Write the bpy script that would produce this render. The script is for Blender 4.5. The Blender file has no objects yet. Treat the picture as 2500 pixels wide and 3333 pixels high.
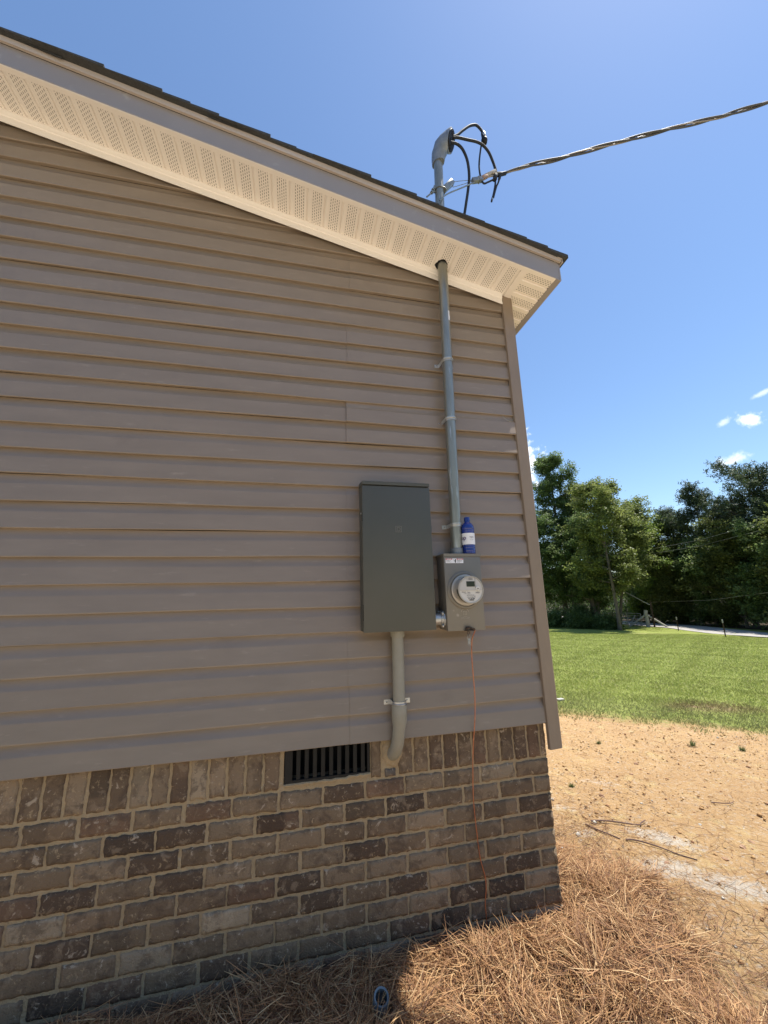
import bpy, bmesh, math, random
import numpy as np
from mathutils import Vector, Matrix, noise as mnoise
PI = math.pi
R = math.radians
rng = np.random.default_rng(7)
random.seed(7)
scene = bpy.context.scene
col = scene.collection

# ------------------------------------------------------------------ camera
CAM = Vector((-1.3282, -2.0206, 0.6640))
yaw, pitch, roll = 0.2288428, 0.2211904, -0.0250228
fwd = Vector((math.sin(yaw)*math.cos(pitch), math.cos(yaw)*math.cos(pitch), math.sin(pitch)))
rt0 = Vector((math.cos(yaw), -math.sin(yaw), 0)); up0 = rt0.cross(fwd)
rt = math.cos(roll)*rt0 + math.sin(roll)*up0
up = -math.sin(roll)*rt0 + math.cos(roll)*up0
cam = bpy.data.objects.new('camera', bpy.data.cameras.new('camera')); col.objects.link(cam)
m = Matrix((rt, up, -fwd)).transposed().to_4x4(); m.translation = CAM
cam.matrix_world = m
cam.data.sensor_fit = 'VERTICAL'; cam.data.sensor_height = 36; cam.data.sensor_width = 27
cam.data.lens = 36*1262.3/3333
cam.data.clip_start = 0.02; cam.data.clip_end = 2000
scene.camera = cam

# ------------------------------------------------------------------ world and sun
SUN = Vector((0.335, 0.012, 1.0)).normalized()
elev = math.asin(SUN.z); azi = math.atan2(SUN.x, SUN.y)
world = bpy.data.worlds.new('World'); scene.world = world; world.use_nodes = True
nt = world.node_tree; nt.nodes.clear()
def wn(t, **k):
    n = nt.nodes.new(t)
    for a, b in k.items(): setattr(n, a, b)
    return n
sky = wn('ShaderNodeTexSky', sky_type='NISHITA', sun_disc=False, sun_elevation=elev, sun_rotation=azi,
         altitude=100, air_density=1.1, dust_density=0.32, ozone_density=3.6)
bg = wn('ShaderNodeBackground'); bg.inputs[1].default_value = 0.128
wo = wn('ShaderNodeOutputWorld')
# a few small fair-weather clouds, fixed in the sky by direction
tc = wn('ShaderNodeTexCoord')
def cloud(az, el, w, h, tilt, dens, seed, sharp=0.35):
    """soft noisy puff around one compass direction (degrees)"""
    az, el = R(az), R(el)
    d = Vector((math.sin(az)*math.cos(el), math.cos(az)*math.cos(el), math.sin(el)))
    e = Vector((math.cos(az), -math.sin(az), 0)); u = e.cross(d)
    e2 = math.cos(tilt)*e + math.sin(tilt)*u; u2 = -math.sin(tilt)*e + math.cos(tilt)*u
    def dot(v):
        n = wn('ShaderNodeVectorMath', operation='DOT_PRODUCT'); nt.links.new(tc.outputs['Generated'], n.inputs[0]); n.inputs[1].default_value = v; return n.outputs['Value']
    def mth(op, a, b=None, c=None):
        n = wn('ShaderNodeMath', operation=op)
        for i, v in enumerate((a, b, c)):
            if v is None: continue
            if isinstance(v, (int, float)): n.inputs[i].default_value = v
            else: nt.links.new(v, n.inputs[i])
        return n.outputs[0]
    a = mth('DIVIDE', dot(e2), R(w)); b = mth('DIVIDE', dot(u2), R(h)); f = mth('GREATER_THAN', dot(d), 0.0)
    no = wn('ShaderNodeTexNoise'); no.inputs['Scale'].default_value = 38; no.inputs['Detail'].default_value = 8; no.inputs['Roughness'].default_value = .62
    mp = wn('ShaderNodeMapping'); mp.inputs['Location'].default_value = (seed, seed*.7, 0); nt.links.new(tc.outputs['Generated'], mp.inputs[0]); nt.links.new(mp.outputs[0], no.inputs['Vector'])
    r2 = mth('SQRT', mth('ADD', mth('MULTIPLY', a, a), mth('MULTIPLY', b, b)))
    v = mth('SUBTRACT', 1.0, r2)
    v = mth('ADD', v, mth('MULTIPLY', mth('SUBTRACT', no.outputs['Fac'], .5), 2.6))
    n = wn('ShaderNodeMapRange'); n.interpolation_type = 'SMOOTHSTEP'
    nt.links.new(v, n.inputs['Value']); n.inputs['From Min'].default_value = 0.0; n.inputs['From Max'].default_value = sharp; n.inputs['To Max'].default_value = dens
    return mth('MULTIPLY', n.outputs[0], f)
def wadd(a, b):
    n = wn('ShaderNodeMath', operation='MAXIMUM'); nt.links.new(a, n.inputs[0]); nt.links.new(b, n.inputs[1]); return n.outputs[0]
cl = cloud(58.9, 17.9, 1.15, 1.0, .1, .95, 1.3, .7)
for args in [(56.7, 18.4, 1.2, .5, .5, .5, 4.1, .9), (56.3, 13.9, 2.2, .9, .35, .7, 7.7, .9), (60.4, 20.3, 1.2, .35, .3, .5, 2.2, .9),
             (33.6, 18.0, 3.0, 4.0, 0, 1.0, 9.3, .5), (75, 24, 6, 2.2, .2, .8, 5.5, .8), (92, 15, 8, 3, .1, .8, 3.5, .8)]:
    cl = wadd(cl, cloud(*args))
mix = wn('ShaderNodeMix', data_type='RGBA'); nt.links.new(cl, mix.inputs['Factor'])
hs = wn('ShaderNodeHueSaturation'); hs.inputs['Saturation'].default_value = 1.04; nt.links.new(sky.outputs[0], hs.inputs['Color'])
nt.links.new(hs.outputs[0], mix.inputs['A']); mix.inputs['B'].default_value = (7.6, 7.9, 8.2, 1)
nt.links.new(mix.outputs['Result'], bg.inputs[0]); nt.links.new(bg.outputs[0], wo.inputs[0])
sl = bpy.data.lights.new('sun', 'SUN'); sl.energy = 5.0; sl.angle = R(0.55); sl.color = (1.0, .955, .87)
so = bpy.data.objects.new('sun', sl); col.objects.link(so)
so.rotation_euler = (-SUN).to_track_quat('-Z', 'Y').to_euler()
scene.view_settings.view_transform = 'Standard'; scene.view_settings.look = 'None'
scene.view_settings.gamma = 1; scene.view_settings.exposure = 0.58
scene.render.engine = 'CYCLES'
scene.cycles.max_bounces = 8; scene.cycles.diffuse_bounces = 5; scene.cycles.transparent_max_bounces = 12

# ------------------------------------------------------------------ materials
MATS = {}
def mat(name, c1, rough=.6, metal=0.0, c2=None, vscale=8.0, vdet=4, c3=None, v3scale=60, v3=(.62, .72), bump=0.0, bscale=120, bdist=.002,
        attr=None, spec=.5, stretch=None, transl=0.0, trans=0.0, coat=0.0):
    if name in MATS: return MATS[name]
    mt = bpy.data.materials.new(name); mt.use_nodes = True; t = mt.node_tree; N = t.nodes; L = t.links
    b = N['Principled BSDF']; b.inputs['Roughness'].default_value = rough; b.inputs['Metallic'].default_value = metal
    b.inputs['Specular IOR Level'].default_value = spec; b.inputs['Coat Weight'].default_value = coat
    b.inputs['Transmission Weight'].default_value = trans
    cc = N.new('ShaderNodeTexCoord'); vec = cc.outputs['Object']
    if stretch:
        mp = N.new('ShaderNodeMapping'); mp.inputs['Scale'].default_value = stretch; L.new(vec, mp.inputs[0]); vec = mp.outputs[0]
    cur = None
    if attr:
        a = N.new('ShaderNodeAttribute'); a.attribute_name = attr; cur = a.outputs['Color']
    def mixc(fac, A, B):
        mx = N.new('ShaderNodeMix'); mx.data_type = 'RGBA'; L.new(fac, mx.inputs['Factor'])
        for s, v in (('A', A), ('B', B)):
            if isinstance(v, tuple): mx.inputs[s].default_value = (*v, 1)
            else: L.new(v, mx.inputs[s])
        return mx.outputs['Result']
    def ns(scale, det, lo, hi, off=0):
        n = N.new('ShaderNodeTexNoise'); n.inputs['Scale'].default_value = scale; n.inputs['Detail'].default_value = det; n.inputs['Roughness'].default_value = .6
        mp = N.new('ShaderNodeMapping'); mp.inputs['Location'].default_value = (off, off, off); L.new(vec, mp.inputs[0]); L.new(mp.outputs[0], n.inputs['Vector'])
        r = N.new('ShaderNodeMapRange'); L.new(n.outputs['Fac'], r.inputs['Value']); r.inputs['From Min'].default_value = lo; r.inputs['From Max'].default_value = hi
        return r.outputs[0]
    base = cur if cur is not None else c1
    if c2 is not None: base = mixc(ns(vscale, vdet, .3, .7), base, c2)
    if c3 is not None: base = mixc(ns(v3scale, 5, v3[0], v3[1], 3.3), base, c3)
    if isinstance(base, tuple): b.inputs['Base Color'].default_value = (*base, 1)
    else: L.new(base, b.inputs['Base Color'])
    if bump:
        n = N.new('ShaderNodeTexNoise'); n.inputs['Scale'].default_value = bscale; n.inputs['Detail'].default_value = 5; L.new(vec, n.inputs['Vector'])
        bp = N.new('ShaderNodeBump'); bp.inputs['Strength'].default_value = bump; bp.inputs['Distance'].default_value = bdist; L.new(n.outputs['Fac'], bp.inputs['Height']); L.new(bp.outputs[0], b.inputs['Normal'])
    if transl:
        tr = N.new('ShaderNodeBsdfTranslucent'); mx = N.new('ShaderNodeMixShader'); mx.inputs[0].default_value = transl
        if isinstance(base, tuple): tr.inputs[0].default_value = (*base, 1)
        else: L.new(base, tr.inputs[0])
        L.new(b.outputs[0], mx.inputs[1]); L.new(tr.outputs[0], mx.inputs[2]); L.new(mx.outputs[0], N['Material Output'].inputs[0])
    MATS[name] = mt; return mt

M_siding = mat('vinyl_siding', (.280, .219, .162), .34, c2=(.244, .190, .140), vscale=3, c3=(.335, .268, .202), v3scale=9, v3=(.62, .8), bump=.12, bscale=90, stretch=(1, 1, 5), spec=.5, coat=.08)
def scuff():
    t = M_siding.node_tree; N = t.nodes; L = t.links; b = N['Principled BSDF']; src = b.inputs['Base Color'].links[0].from_socket
    cc = N.new('ShaderNodeTexCoord')
    for sc, lo, hi, colr, amt, off in ((2.3, .62, .70, (.20, .15, .11), .35, 3), (7, .70, .74, (.36, .31, .26), .5, 8), (5.5, .735, .76, (.10, .07, .05), .6, 14)):
        n = N.new('ShaderNodeTexNoise'); n.inputs['Scale'].default_value = sc; n.inputs['Detail'].default_value = 7; n.inputs['Roughness'].default_value = .7
        mp = N.new('ShaderNodeMapping'); mp.inputs['Location'].default_value = (off, off, off); mp.inputs['Scale'].default_value = (1, 1, 1.6); L.new(cc.outputs['Object'], mp.inputs[0]); L.new(mp.outputs[0], n.inputs['Vector'])
        r = N.new('ShaderNodeMapRange'); L.new(n.outputs['Fac'], r.inputs['Value']); r.inputs['From Min'].default_value = lo; r.inputs['From Max'].default_value = hi; r.inputs['To Max'].default_value = amt
        m_ = N.new('ShaderNodeMix'); m_.data_type = 'RGBA'; L.new(r.outputs[0], m_.inputs['Factor']); L.new(src, m_.inputs['A']); m_.inputs['B'].default_value = (*colr, 1); src = m_.outputs['Result']
    L.new(src, b.inputs['Base Color'])
scuff()
M_post = mat('vinyl_corner_post', (.262, .20, .145), .42, c2=(.23, .177, .128), vscale=6, bump=.1, bscale=60, stretch=(4, 4, 1))
M_cream = mat('cream_vinyl', (.86, .81, .75), .5, c2=(.83, .78, .72), vscale=5, c3=(.62, .56, .49), v3scale=35, v3=(.7, .78), bump=.05)
M_fascia = mat('fascia_metal', (.29, .27, .265), .5, c2=(.27, .25, .245), vscale=4, c3=(.35, .33, .32), v3scale=14, v3=(.62, .75), bump=.06, bscale=30)
M_drip = mat('drip_edge_metal', (.50, .435, .38), .45, c2=(.465, .405, .355), vscale=5)
M_hole = mat('dark_void', (.006, .006, .006), .95)
M_slot_shade = mat('vent_slot_shade', (.075, .055, .04), .9)
M_shingle = mat('asphalt_shingle', (.035, .037, .038), .95, c2=(.055, .055, .052), vscale=60, c3=(.11, .11, .105), v3scale=260, v3=(.6, .66), bump=.8, bscale=300, bdist=.003)
M_mortar = mat('mortar', (.42, .315, .185), .95, c2=(.34, .25, .145), vscale=17, c3=(.42, .34, .24), v3scale=40, v3=(.6, .7), bump=.9, bscale=150, bdist=.006)
M_brick = mat('brick', (.2, .15, .12), .9, attr='bcol', c3=None, bump=.9, bscale=140, bdist=.005)
def brick_detail():
    t = M_brick.node_tree; N = t.nodes; L = t.links; b = N['Principled BSDF']
    src = b.inputs['Base Color'].links[0].from_socket
    cc = N.new('ShaderNodeTexCoord')
    def ns(scale, lo, hi, off, det=6):
        n = N.new('ShaderNodeTexNoise'); n.inputs['Scale'].default_value = scale; n.inputs['Detail'].default_value = det; n.inputs['Roughness'].default_value = .68; n.inputs['Distortion'].default_value = .6
        mp = N.new('ShaderNodeMapping'); mp.inputs['Location'].default_value = (off, 2*off, off); L.new(cc.outputs['Object'], mp.inputs[0]); L.new(mp.outputs[0], n.inputs['Vector'])
        r = N.new('ShaderNodeMapRange'); L.new(n.outputs['Fac'], r.inputs['Value']); r.inputs['From Min'].default_value = lo; r.inputs['From Max'].default_value = hi; return r.outputs[0]
    def mx(fac, A, B, mul=1):
        if mul != 1:
            q = N.new('ShaderNodeMath'); q.operation = 'MULTIPLY'; L.new(fac, q.inputs[0]); q.inputs[1].default_value = mul; fac = q.outputs[0]
        m_ = N.new('ShaderNodeMix'); m_.data_type = 'RGBA'; L.new(fac, m_.inputs['Factor']); L.new(A, m_.inputs['A']); m_.inputs['B'].default_value = (*B, 1); return m_.outputs['Result']
    c = mx(ns(14, .50, .60, 1.7), src, (.085, .055, .036), .6)
    c = mx(ns(19, .54, .62, 5.1), c, (.27, .195, .125), .6)
    c = mx(ns(26, .615, .66, 9.9), c, (.46, .37, .27), .75)
    c = mx(ns(90, .63, .70, 13.0), c, (.045, .032, .025), .8)
    c = mx(ns(80, .66, .69, 17.0), c, (.5, .44, .36), .7)
    c = mx(ns(45, .60, .645, 23.0), c, (.38, .28, .165), .8)
    L.new(c, b.inputs['Base Color'])
brick_detail()
M_galv = mat('galvanised_steel', (.33, .335, .295), .34, .62, c2=(.225, .23, .20), vscale=30, c3=(.5, .52, .52), v3scale=45, v3=(.6, .7), stretch=(1, 1, .12), bump=.05)
M_galv2 = mat('bright_zinc', (.55, .55, .53), .32, .6, c2=(.42, .42, .40), vscale=40)
M_cast = mat('cast_aluminium', (.27, .29, .31), .5, .5, c2=(.18, .20, .215), vscale=30, bump=.25, bscale=160)
M_black = mat('black_rubber_cable', (.020, .022, .026), .62, c2=(.03, .033, .037), vscale=30, spec=.25)
M_blackpl = mat('black_plastic', (.010, .010, .0095), .55, c2=(.016, .015, .013), vscale=20, spec=.25)
M_panel = mat('grey_enamel_panel', (.066, .068, .054), .48, c2=(.074, .074, .060), vscale=5, c3=(.12, .12, .11), v3scale=300, v3=(.72, .8), bump=.08, bscale=500, bdist=.001)
M_can = mat('grey_enamel_can', (.20, .182, .15), .4, .2, c2=(.18, .165, .138), vscale=6, c3=(.38, .36, .33), v3scale=11, v3=(.68, .76), bump=.05)
M_ring = mat('painted_ring', (.46, .43, .38), .3, .35, c2=(.42, .39, .35), vscale=12)
M_face = mat('meter_face', (.62, .59, .54), .5)
M_face2 = mat('meter_face_upper', (.50, .48, .45), .5)
M_lcd = mat('lcd', (.012, .02, .014), .15)
M_ink = mat('printed_ink', (.05, .05, .055), .7)
M_white = mat('white_label', (.78, .78, .8), .5)
M_red = mat('red_print', (.5, .03, .04), .5)
M_purple = mat('purple_print', (.08, .03, .2), .5)
M_blue = mat('blue_bottle_plastic', (.004, .025, .24), .12, c2=(.003, .018, .17), vscale=30, spec=.7, coat=.4)
M_pvc = mat('grey_pvc', (.27, .25, .195), .55, c2=(.29, .275, .225), vscale=18, c3=(.22, .19, .14), v3scale=22, v3=(.66, .76))
M_copper = mat('bare_copper', (.62, .25, .13), .35, .75, c2=(.42, .17, .09), vscale=50)
M_brown = mat('dark_bronze', (.05, .03, .02), .4, .5)
M_seal = mat('clear_plastic', (.7, .69, .62), .2, c2=(.5, .49, .43), vscale=90, trans=.55)
M_wood = mat('grey_weathered_wood', (.42, .39, .34), .9, c2=(.3, .28, .24), vscale=20, stretch=(1, 1, .2))
M_bark = mat('bark', (.10, .08, .06), .95, c2=(.16, .13, .1), vscale=7, bump=.8, bscale=25, bdist=.03, stretch=(1, 1, .3))
M_leaf = mat('broad_leaf', (.07, .1, .03), .5, attr='bcol', transl=.5, spec=.35)
M_pine = mat('pine_needle', (.05, .07, .03), .55, attr='bcol', transl=.22, spec=.3)
M_grass = mat('grass_blade', (.2, .26, .07), .6, attr='bcol', transl=.35, spec=.2)
M_straw = mat('pine_straw_needle', (.5, .3, .15), .65, attr='bcol', transl=.12, spec=.3)
M_strawbase = mat('straw_mat', (.13, .075, .04), .95, c2=(.2, .12, .065), vscale=60, bump=1, bscale=150, bdist=.01)
M_rock = mat('red_clay_rock', (.30, .17, .10), .9, c2=(.42, .27, .17), vscale=40, bump=.6, bscale=80, bdist=.004)
M_gravel = mat('gravel_bits', (.5, .36, .2), .9, attr='bcol')
M_road = mat('gravel_road', (.42, .39, .36), .95, c2=(.34, .32, .29), vscale=3, c3=(.5, .47, .44), v3scale=25, v3=(.55, .7), bump=.5, bscale=40, bdist=.02)

# ------------------------------------------------------------------ mesh helpers
def linkmesh(name, me, mats, parent=None, smooth=None):
    o = bpy.data.objects.new(name, me); col.objects.link(o)
    for m_ in (mats if isinstance(mats, (list, tuple)) else [mats]): me.materials.append(m_)
    if smooth is not None:
        me.polygons.foreach_set('use_smooth', [True]*len(me.polygons)); me.set_sharp_from_angle(angle=R(smooth))
    if parent is not None: o.parent = parent
    return o
def tag(o, label=None, cat=None, group=None, kind=None):
    for k, v in (('label', label), ('category', cat), ('group', group), ('kind', kind)):
        if v: o[k] = v
    return o
def empty(name, label, cat, group=None, loc=(0, 0, 0)):
    o = bpy.data.objects.new(name, None); col.objects.link(o); o.empty_display_size = .1; o.location = loc
    return tag(o, label, cat, group)
class MB:
    def __init__(s): s.v = []; s.f = []; s.m = []
    def add(s, vs, fs, mi=0):
        o = len(s.v); s.v += [tuple(v) for v in vs]; s.f += [tuple(i+o for i in f) for f in fs]; s.m += [mi]*len(fs)
    def quad(s, a, b, c, d, mi=0): s.add([a, b, c, d], [(0, 1, 2, 3)], mi)
    def box(s, x0, x1, y0, y1, z0, z1, bev=0.0, mi=0, M=None, seg=2):
        bm = bmesh.new(); bmesh.ops.create_cube(bm, size=1)
        bmesh.ops.scale(bm, vec=(x1-x0, y1-y0, z1-z0), verts=bm.verts); bmesh.ops.translate(bm, vec=((x0+x1)/2, (y0+y1)/2, (z0+z1)/2), verts=bm.verts)
        if bev: bmesh.ops.bevel(bm, geom=bm.edges[:], offset=bev, segments=seg, affect='EDGES', profile=.5)
        if M is not None: bmesh.ops.transform(bm, matrix=M, verts=bm.verts)
        bm.verts.index_update(); s.add([v.co[:] for v in bm.verts], [[v.index for v in f.verts] for f in bm.faces], mi); bm.free()
    def loft(s, rings, cap=True, mi=0, closed=True):
        n = len(rings[0]); vs = [p for r in rings for p in r]; fs = []
        for i in range(len(rings)-1):
            for j in range(n if closed else n-1):
                k = (j+1) % n; fs.append((i*n+j, i*n+k, (i+1)*n+k, (i+1)*n+j))
        if cap: fs.append(tuple(range(n-1, -1, -1))); fs.append(tuple((len(rings)-1)*n+j for j in range(n)))
        s.add(vs, fs, mi)
    def tube(s, pts, r, n=10, cap=True, mi=0):
        pts = [Vector(p) for p in pts]; rr = r if isinstance(r, (list, tuple, np.ndarray)) else [r]*len(pts)
        t = (pts[1]-pts[0]).normalized(); a = t.orthogonal().normalized(); rings = []
        for i, p in enumerate(pts):
            if i == 0: t2 = (pts[1]-pts[0])
            elif i == len(pts)-1: t2 = pts[-1]-pts[-2]
            else: t2 = pts[i+1]-pts[i-1]
            t2 = t2.normalized(); a = (a - t2*a.dot(t2)).normalized(); b = t2.cross(a)
            rings.append([p+rr[i]*(math.cos(2*PI*k/n)*a+math.sin(2*PI*k/n)*b) for k in range(n)])
        s.loft(rings, cap, mi)
    def lathe(s, prof, c, axis='z', n=32, mi=0, cap=False):
        """prof: (radius, height) pairs; axis z up, or y pointing to -Y (height = distance out of the wall)"""
        rings = []
        for r, h in prof:
            if axis == 'z': rings.append([(c[0]+r*math.cos(2*PI*k/n), c[1]+r*math.sin(2*PI*k/n), c[2]+h) for k in range(n)])
            elif axis == 'y': rings.append([(c[0]+r*math.cos(2*PI*k/n), c[1]-h, c[2]+r*math.sin(2*PI*k/n)) for k in range(n)])
            else: rings.append([(c[0]+h, c[1]+r*math.cos(2*PI*k/n), c[2]+r*math.sin(2*PI*k/n)) for k in range(n)])
        s.loft(rings, cap, mi)
    def build(s, name, mats, parent=None, smooth=None):
        me = bpy.data.meshes.new(name); me.from_pydata([tuple(v) for v in s.v], [], s.f); 
        o = linkmesh(name, me, mats, parent, smooth)
        me.polygons.foreach_set('material_index', s.m); me.validate(); me.update()
        bm = bmesh.new(); bm.from_mesh(me); bmesh.ops.recalc_face_normals(bm, faces=bm.faces); bm.to_mesh(me); bm.free()
        return o
def catmull(P, n=8):
    P = [Vector(p) for p in P]; P = [2*P[0]-P[1]]+P+[2*P[-1]-P[-2]]; out = []
    for i in range(1, len(P)-2):
        for k in range(n):
            t = k/n; a, b, c, d = P[i-1:i+3]
            out.append(.5*((2*b)+(c-a)*t+(2*a-5*b+4*c-d)*t*t+(3*b-a-3*c+d)*t**3))
    out.append(P[-2]); return out
def npmesh(name, V, F, mats, cols=None, parent=None, fmat=None):
    """V (n,3), F (m,k) uniform faces, optional per-vertex colours (n,3)"""
    me = bpy.data.meshes.new(name); n, k = F.shape
    me.vertices.add(len(V)); me.vertices.foreach_set('co', V.astype(np.float32).ravel())
    me.loops.add(n*k); me.loops.foreach_set('vertex_index', F.astype(np.int32).ravel())
    me.polygons.add(n); me.polygons.foreach_set('loop_start', np.arange(0, n*k, k, dtype=np.int32))
    if fmat is not None: me.polygons.foreach_set('material_index', fmat.astype(np.int32))
    me.update(calc_edges=True)
    if cols is not None:
        a = me.attributes.new('bcol', 'FLOAT_COLOR', 'POINT'); a.data.foreach_set('color', np.c_[cols, np.ones(len(cols))].astype(np.float32).ravel())
    return linkmesh(name, me, mats, parent)
def text(body, size, x, z, y, m_, parent, name='print', align='LEFT', bold=0.0, ext=.0002):
    cu = bpy.data.curves.new('t', 'FONT'); cu.body = body; cu.size = size; cu.extrude = ext; cu.align_x = align; cu.offset = bold; cu.resolution_u = 2
    to = bpy.data.objects.new('t', cu); col.objects.link(to); bpy.context.view_layer.update()
    me = bpy.data.meshes.new_from_object(to.evaluated_get(bpy.context.evaluated_depsgraph_get()))
    bpy.data.objects.remove(to); me.materials.clear()
    me.transform(Matrix.Translation((x, y, z)) @ Matrix.Rotation(PI/2, 4, 'X')); me.name = name
    return linkmesh(name, me, m_, parent)

# ------------------------------------------------------------------ house geometry constants
SL = 0.2275                                      # roof slope
def zs(x): return 2.6585-SL*(x-.0088)           # soffit plane (right slope)
RIDGE = -5.6
def zsr(x): return zs(x) if x >= RIDGE else zs(2*RIDGE-x)
OV = -.261                                       # rake overhang
EX = .262                                        # eave overhang
LX = 2*RIDGE                                     # left end of the wall
YB = 7.5                                         # back of the house
house = empty('house', 'taupe vinyl sided gable end house with brick foundation and dark shingle roof', 'house')

# --- siding: dutch lap courses as wavy extruded profiles
H = .127
COVE = [(.0008, .075), (.0026, .0790), (.0064, .086), (.0110, .095), (.0150, .105), (.0174, .116), (.0180, .127)]
PROF = [(.0196, .0005), (.0050, -.0010), (.0018, -.0012), (-.0004, .0002), (-.0010, .0024), (-.0003, .0048), (.0003, .0060)]+COVE
PROF2 = [(.0196, .0005), (.0078, .0), (.0068, -.0036), (.0020, -.0040), (-.0004, -.0024), (-.0010, .0012), (-.0003, .0048), (.0003, .0060)]+COVE
def siding():
    mb = MB()
    seams = {0: (-1.050, .0026), 1: (-1.057, .002), 3: (-1.060, .0028), 4: (-1.0615, .0024), 6: (-1.0625, .0095), 8: (-1.0565, .003), 10: (-1.040, .0028), 12: (-2.752, .003), 2: (-3.4, .001), 5: (-4.6, .001), 7: (-3.9, .001)}
    nrow = int((zs(RIDGE)+.1)/H)+1
    for k in range(nrow):
        z0 = k*H; xr = min(0.004, (2.66+.13-z0-H)/SL+.0088)
        if xr < RIDGE: xr = RIDGE+.02
        xl = LX-xr
        prof = PROF2 if k % 2 == 1 else PROF
        pair = k//2; segs = []
        if pair in seams and seams[pair][0] < xr-.1:
            sx, off = seams[pair]; segs = [(xl, sx, 0.0, 0.0), (sx-.001, xr, -off, (-.0015 if off > .003 else 0))]
            if off > .009 and k % 2 == 0: segs = [(xl, sx, 0.0, 0.0), (sx-.001, xr, -off*.55, -.001)]
        else: segs = [(xl, xr, 0, 0)]
        for a, b, off, dz in segs:
            xs_ = [a]; x = a
            while x < b-.001:
                x += .07 if x > -4.5 else .6
                xs_.append(min(x, b))
            rings = []
            for x in xs_:
                wv = .0016*math.sin(x*1.9+k*1.3)+.0009*math.sin(x*5.3+k*2.1)
                wy = .0016*math.sin(x*1.3+k*.9)+.0008*math.sin(x*3.7+k*1.7)
                rings.append([(x, y+off+wy*(.4 if y > .005 else 1), z0+z+wv+dz) for y, z in prof])
            n = len(prof); vs = [q for r_ in rings for q in r_]
            fs = [(i*n+j, (i+1)*n+j, (i+1)*n+j+1, i*n+j+1) for i in range(len(rings)-1) for j in range(n-1)]
            mb.add(vs, fs)
            if off:                                  # visible cut edge of the overlapping panel
                e = rings[0]; mb.add([q for p_ in e for q in (p_, (p_[0], p_[1]+.006, p_[2]))], [(2*j, 2*j+1, 2*j+3, 2*j+2) for j in range(n-1)])
    # right-hand side wall, same courses, facing +X
    for k in range(21):
        z0 = k*H
        for (y0, z_0), (y1, z_1) in zip(PROF[:-1], PROF[1:]):
            mb.quad((.060-y0, .0, z0+z_0), (.060-y0, YB, z0+z_0), (.060-y1, YB, z0+z_1), (.060-y1, .0, z0+z_1))
    o = mb.build('siding', M_siding, house, smooth=28)
siding()
# sheathing behind everything (keeps the inside dark)
mb = MB()
pts = [(LX, 0), (.044, 0), (.044, 2.6585+.04), (RIDGE, zs(RIDGE)+.04), (LX, 2.6585+.04)]
mb.add([(x, .0225, z) for x, z in pts]+[(x, YB-.02, z) for x, z in pts], [(0, 1, 2, 3, 4), (9, 8, 7, 6, 5), (0, 5, 6, 1), (1, 6, 7, 2), (2, 7, 8, 3), (3, 8, 9, 4), (4, 9, 5, 0)])
mb.build('sheathing', M_hole, house)
# corner post: front face, side face, returned lips, hanging below the siding
mb = MB()
def postface(z0, z1, top_slope=True):
    zt = lambda x: zs(x)+.002
    out = [(-.004, .004), (-.001, -.0125), (.003, -.0145), (.069, -.0135), (.0735, -.010), (.0755, .004), (.0755, .078), (.066, .082)]
    lo = [(x+.0025*(1 if z0 < 0 else 0), y, z0 - .003*(x < .03)) for x, y in out]; mid = [(x, y, .55) for x, y in out]; hi = [(x, y, zt(x)) for x, y in out]
    rings = [lo, mid, hi]; n = len(out)
    vs = [q for r_ in rings for q in r_]; fs = [(i*n+j, i*n+j+1, (i+1)*n+j+1, (i+1)*n+j) for i in range(2) for j in range(n-1)]
    mb.add(vs, fs)
    inn = [(x, y+.0018, z) for x, y, z in lo]; mb.add(lo+inn, [(j, j+1, n+j+1, n+j) for j in range(n-1)])
    mb.add([(x+(.0018 if x < .03 else -.0018), y+.0018, z) for x, y, z in lo]+[(x+(.0018 if x < .03 else -.0018), y+.0018, .0) for x, y, z in lo], [(j, j+1, n+j+1, n+j) for j in range(n-1)])
postface(-.124, 2.66)
mb.build('corner_post', M_post, house, smooth=25)

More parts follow.
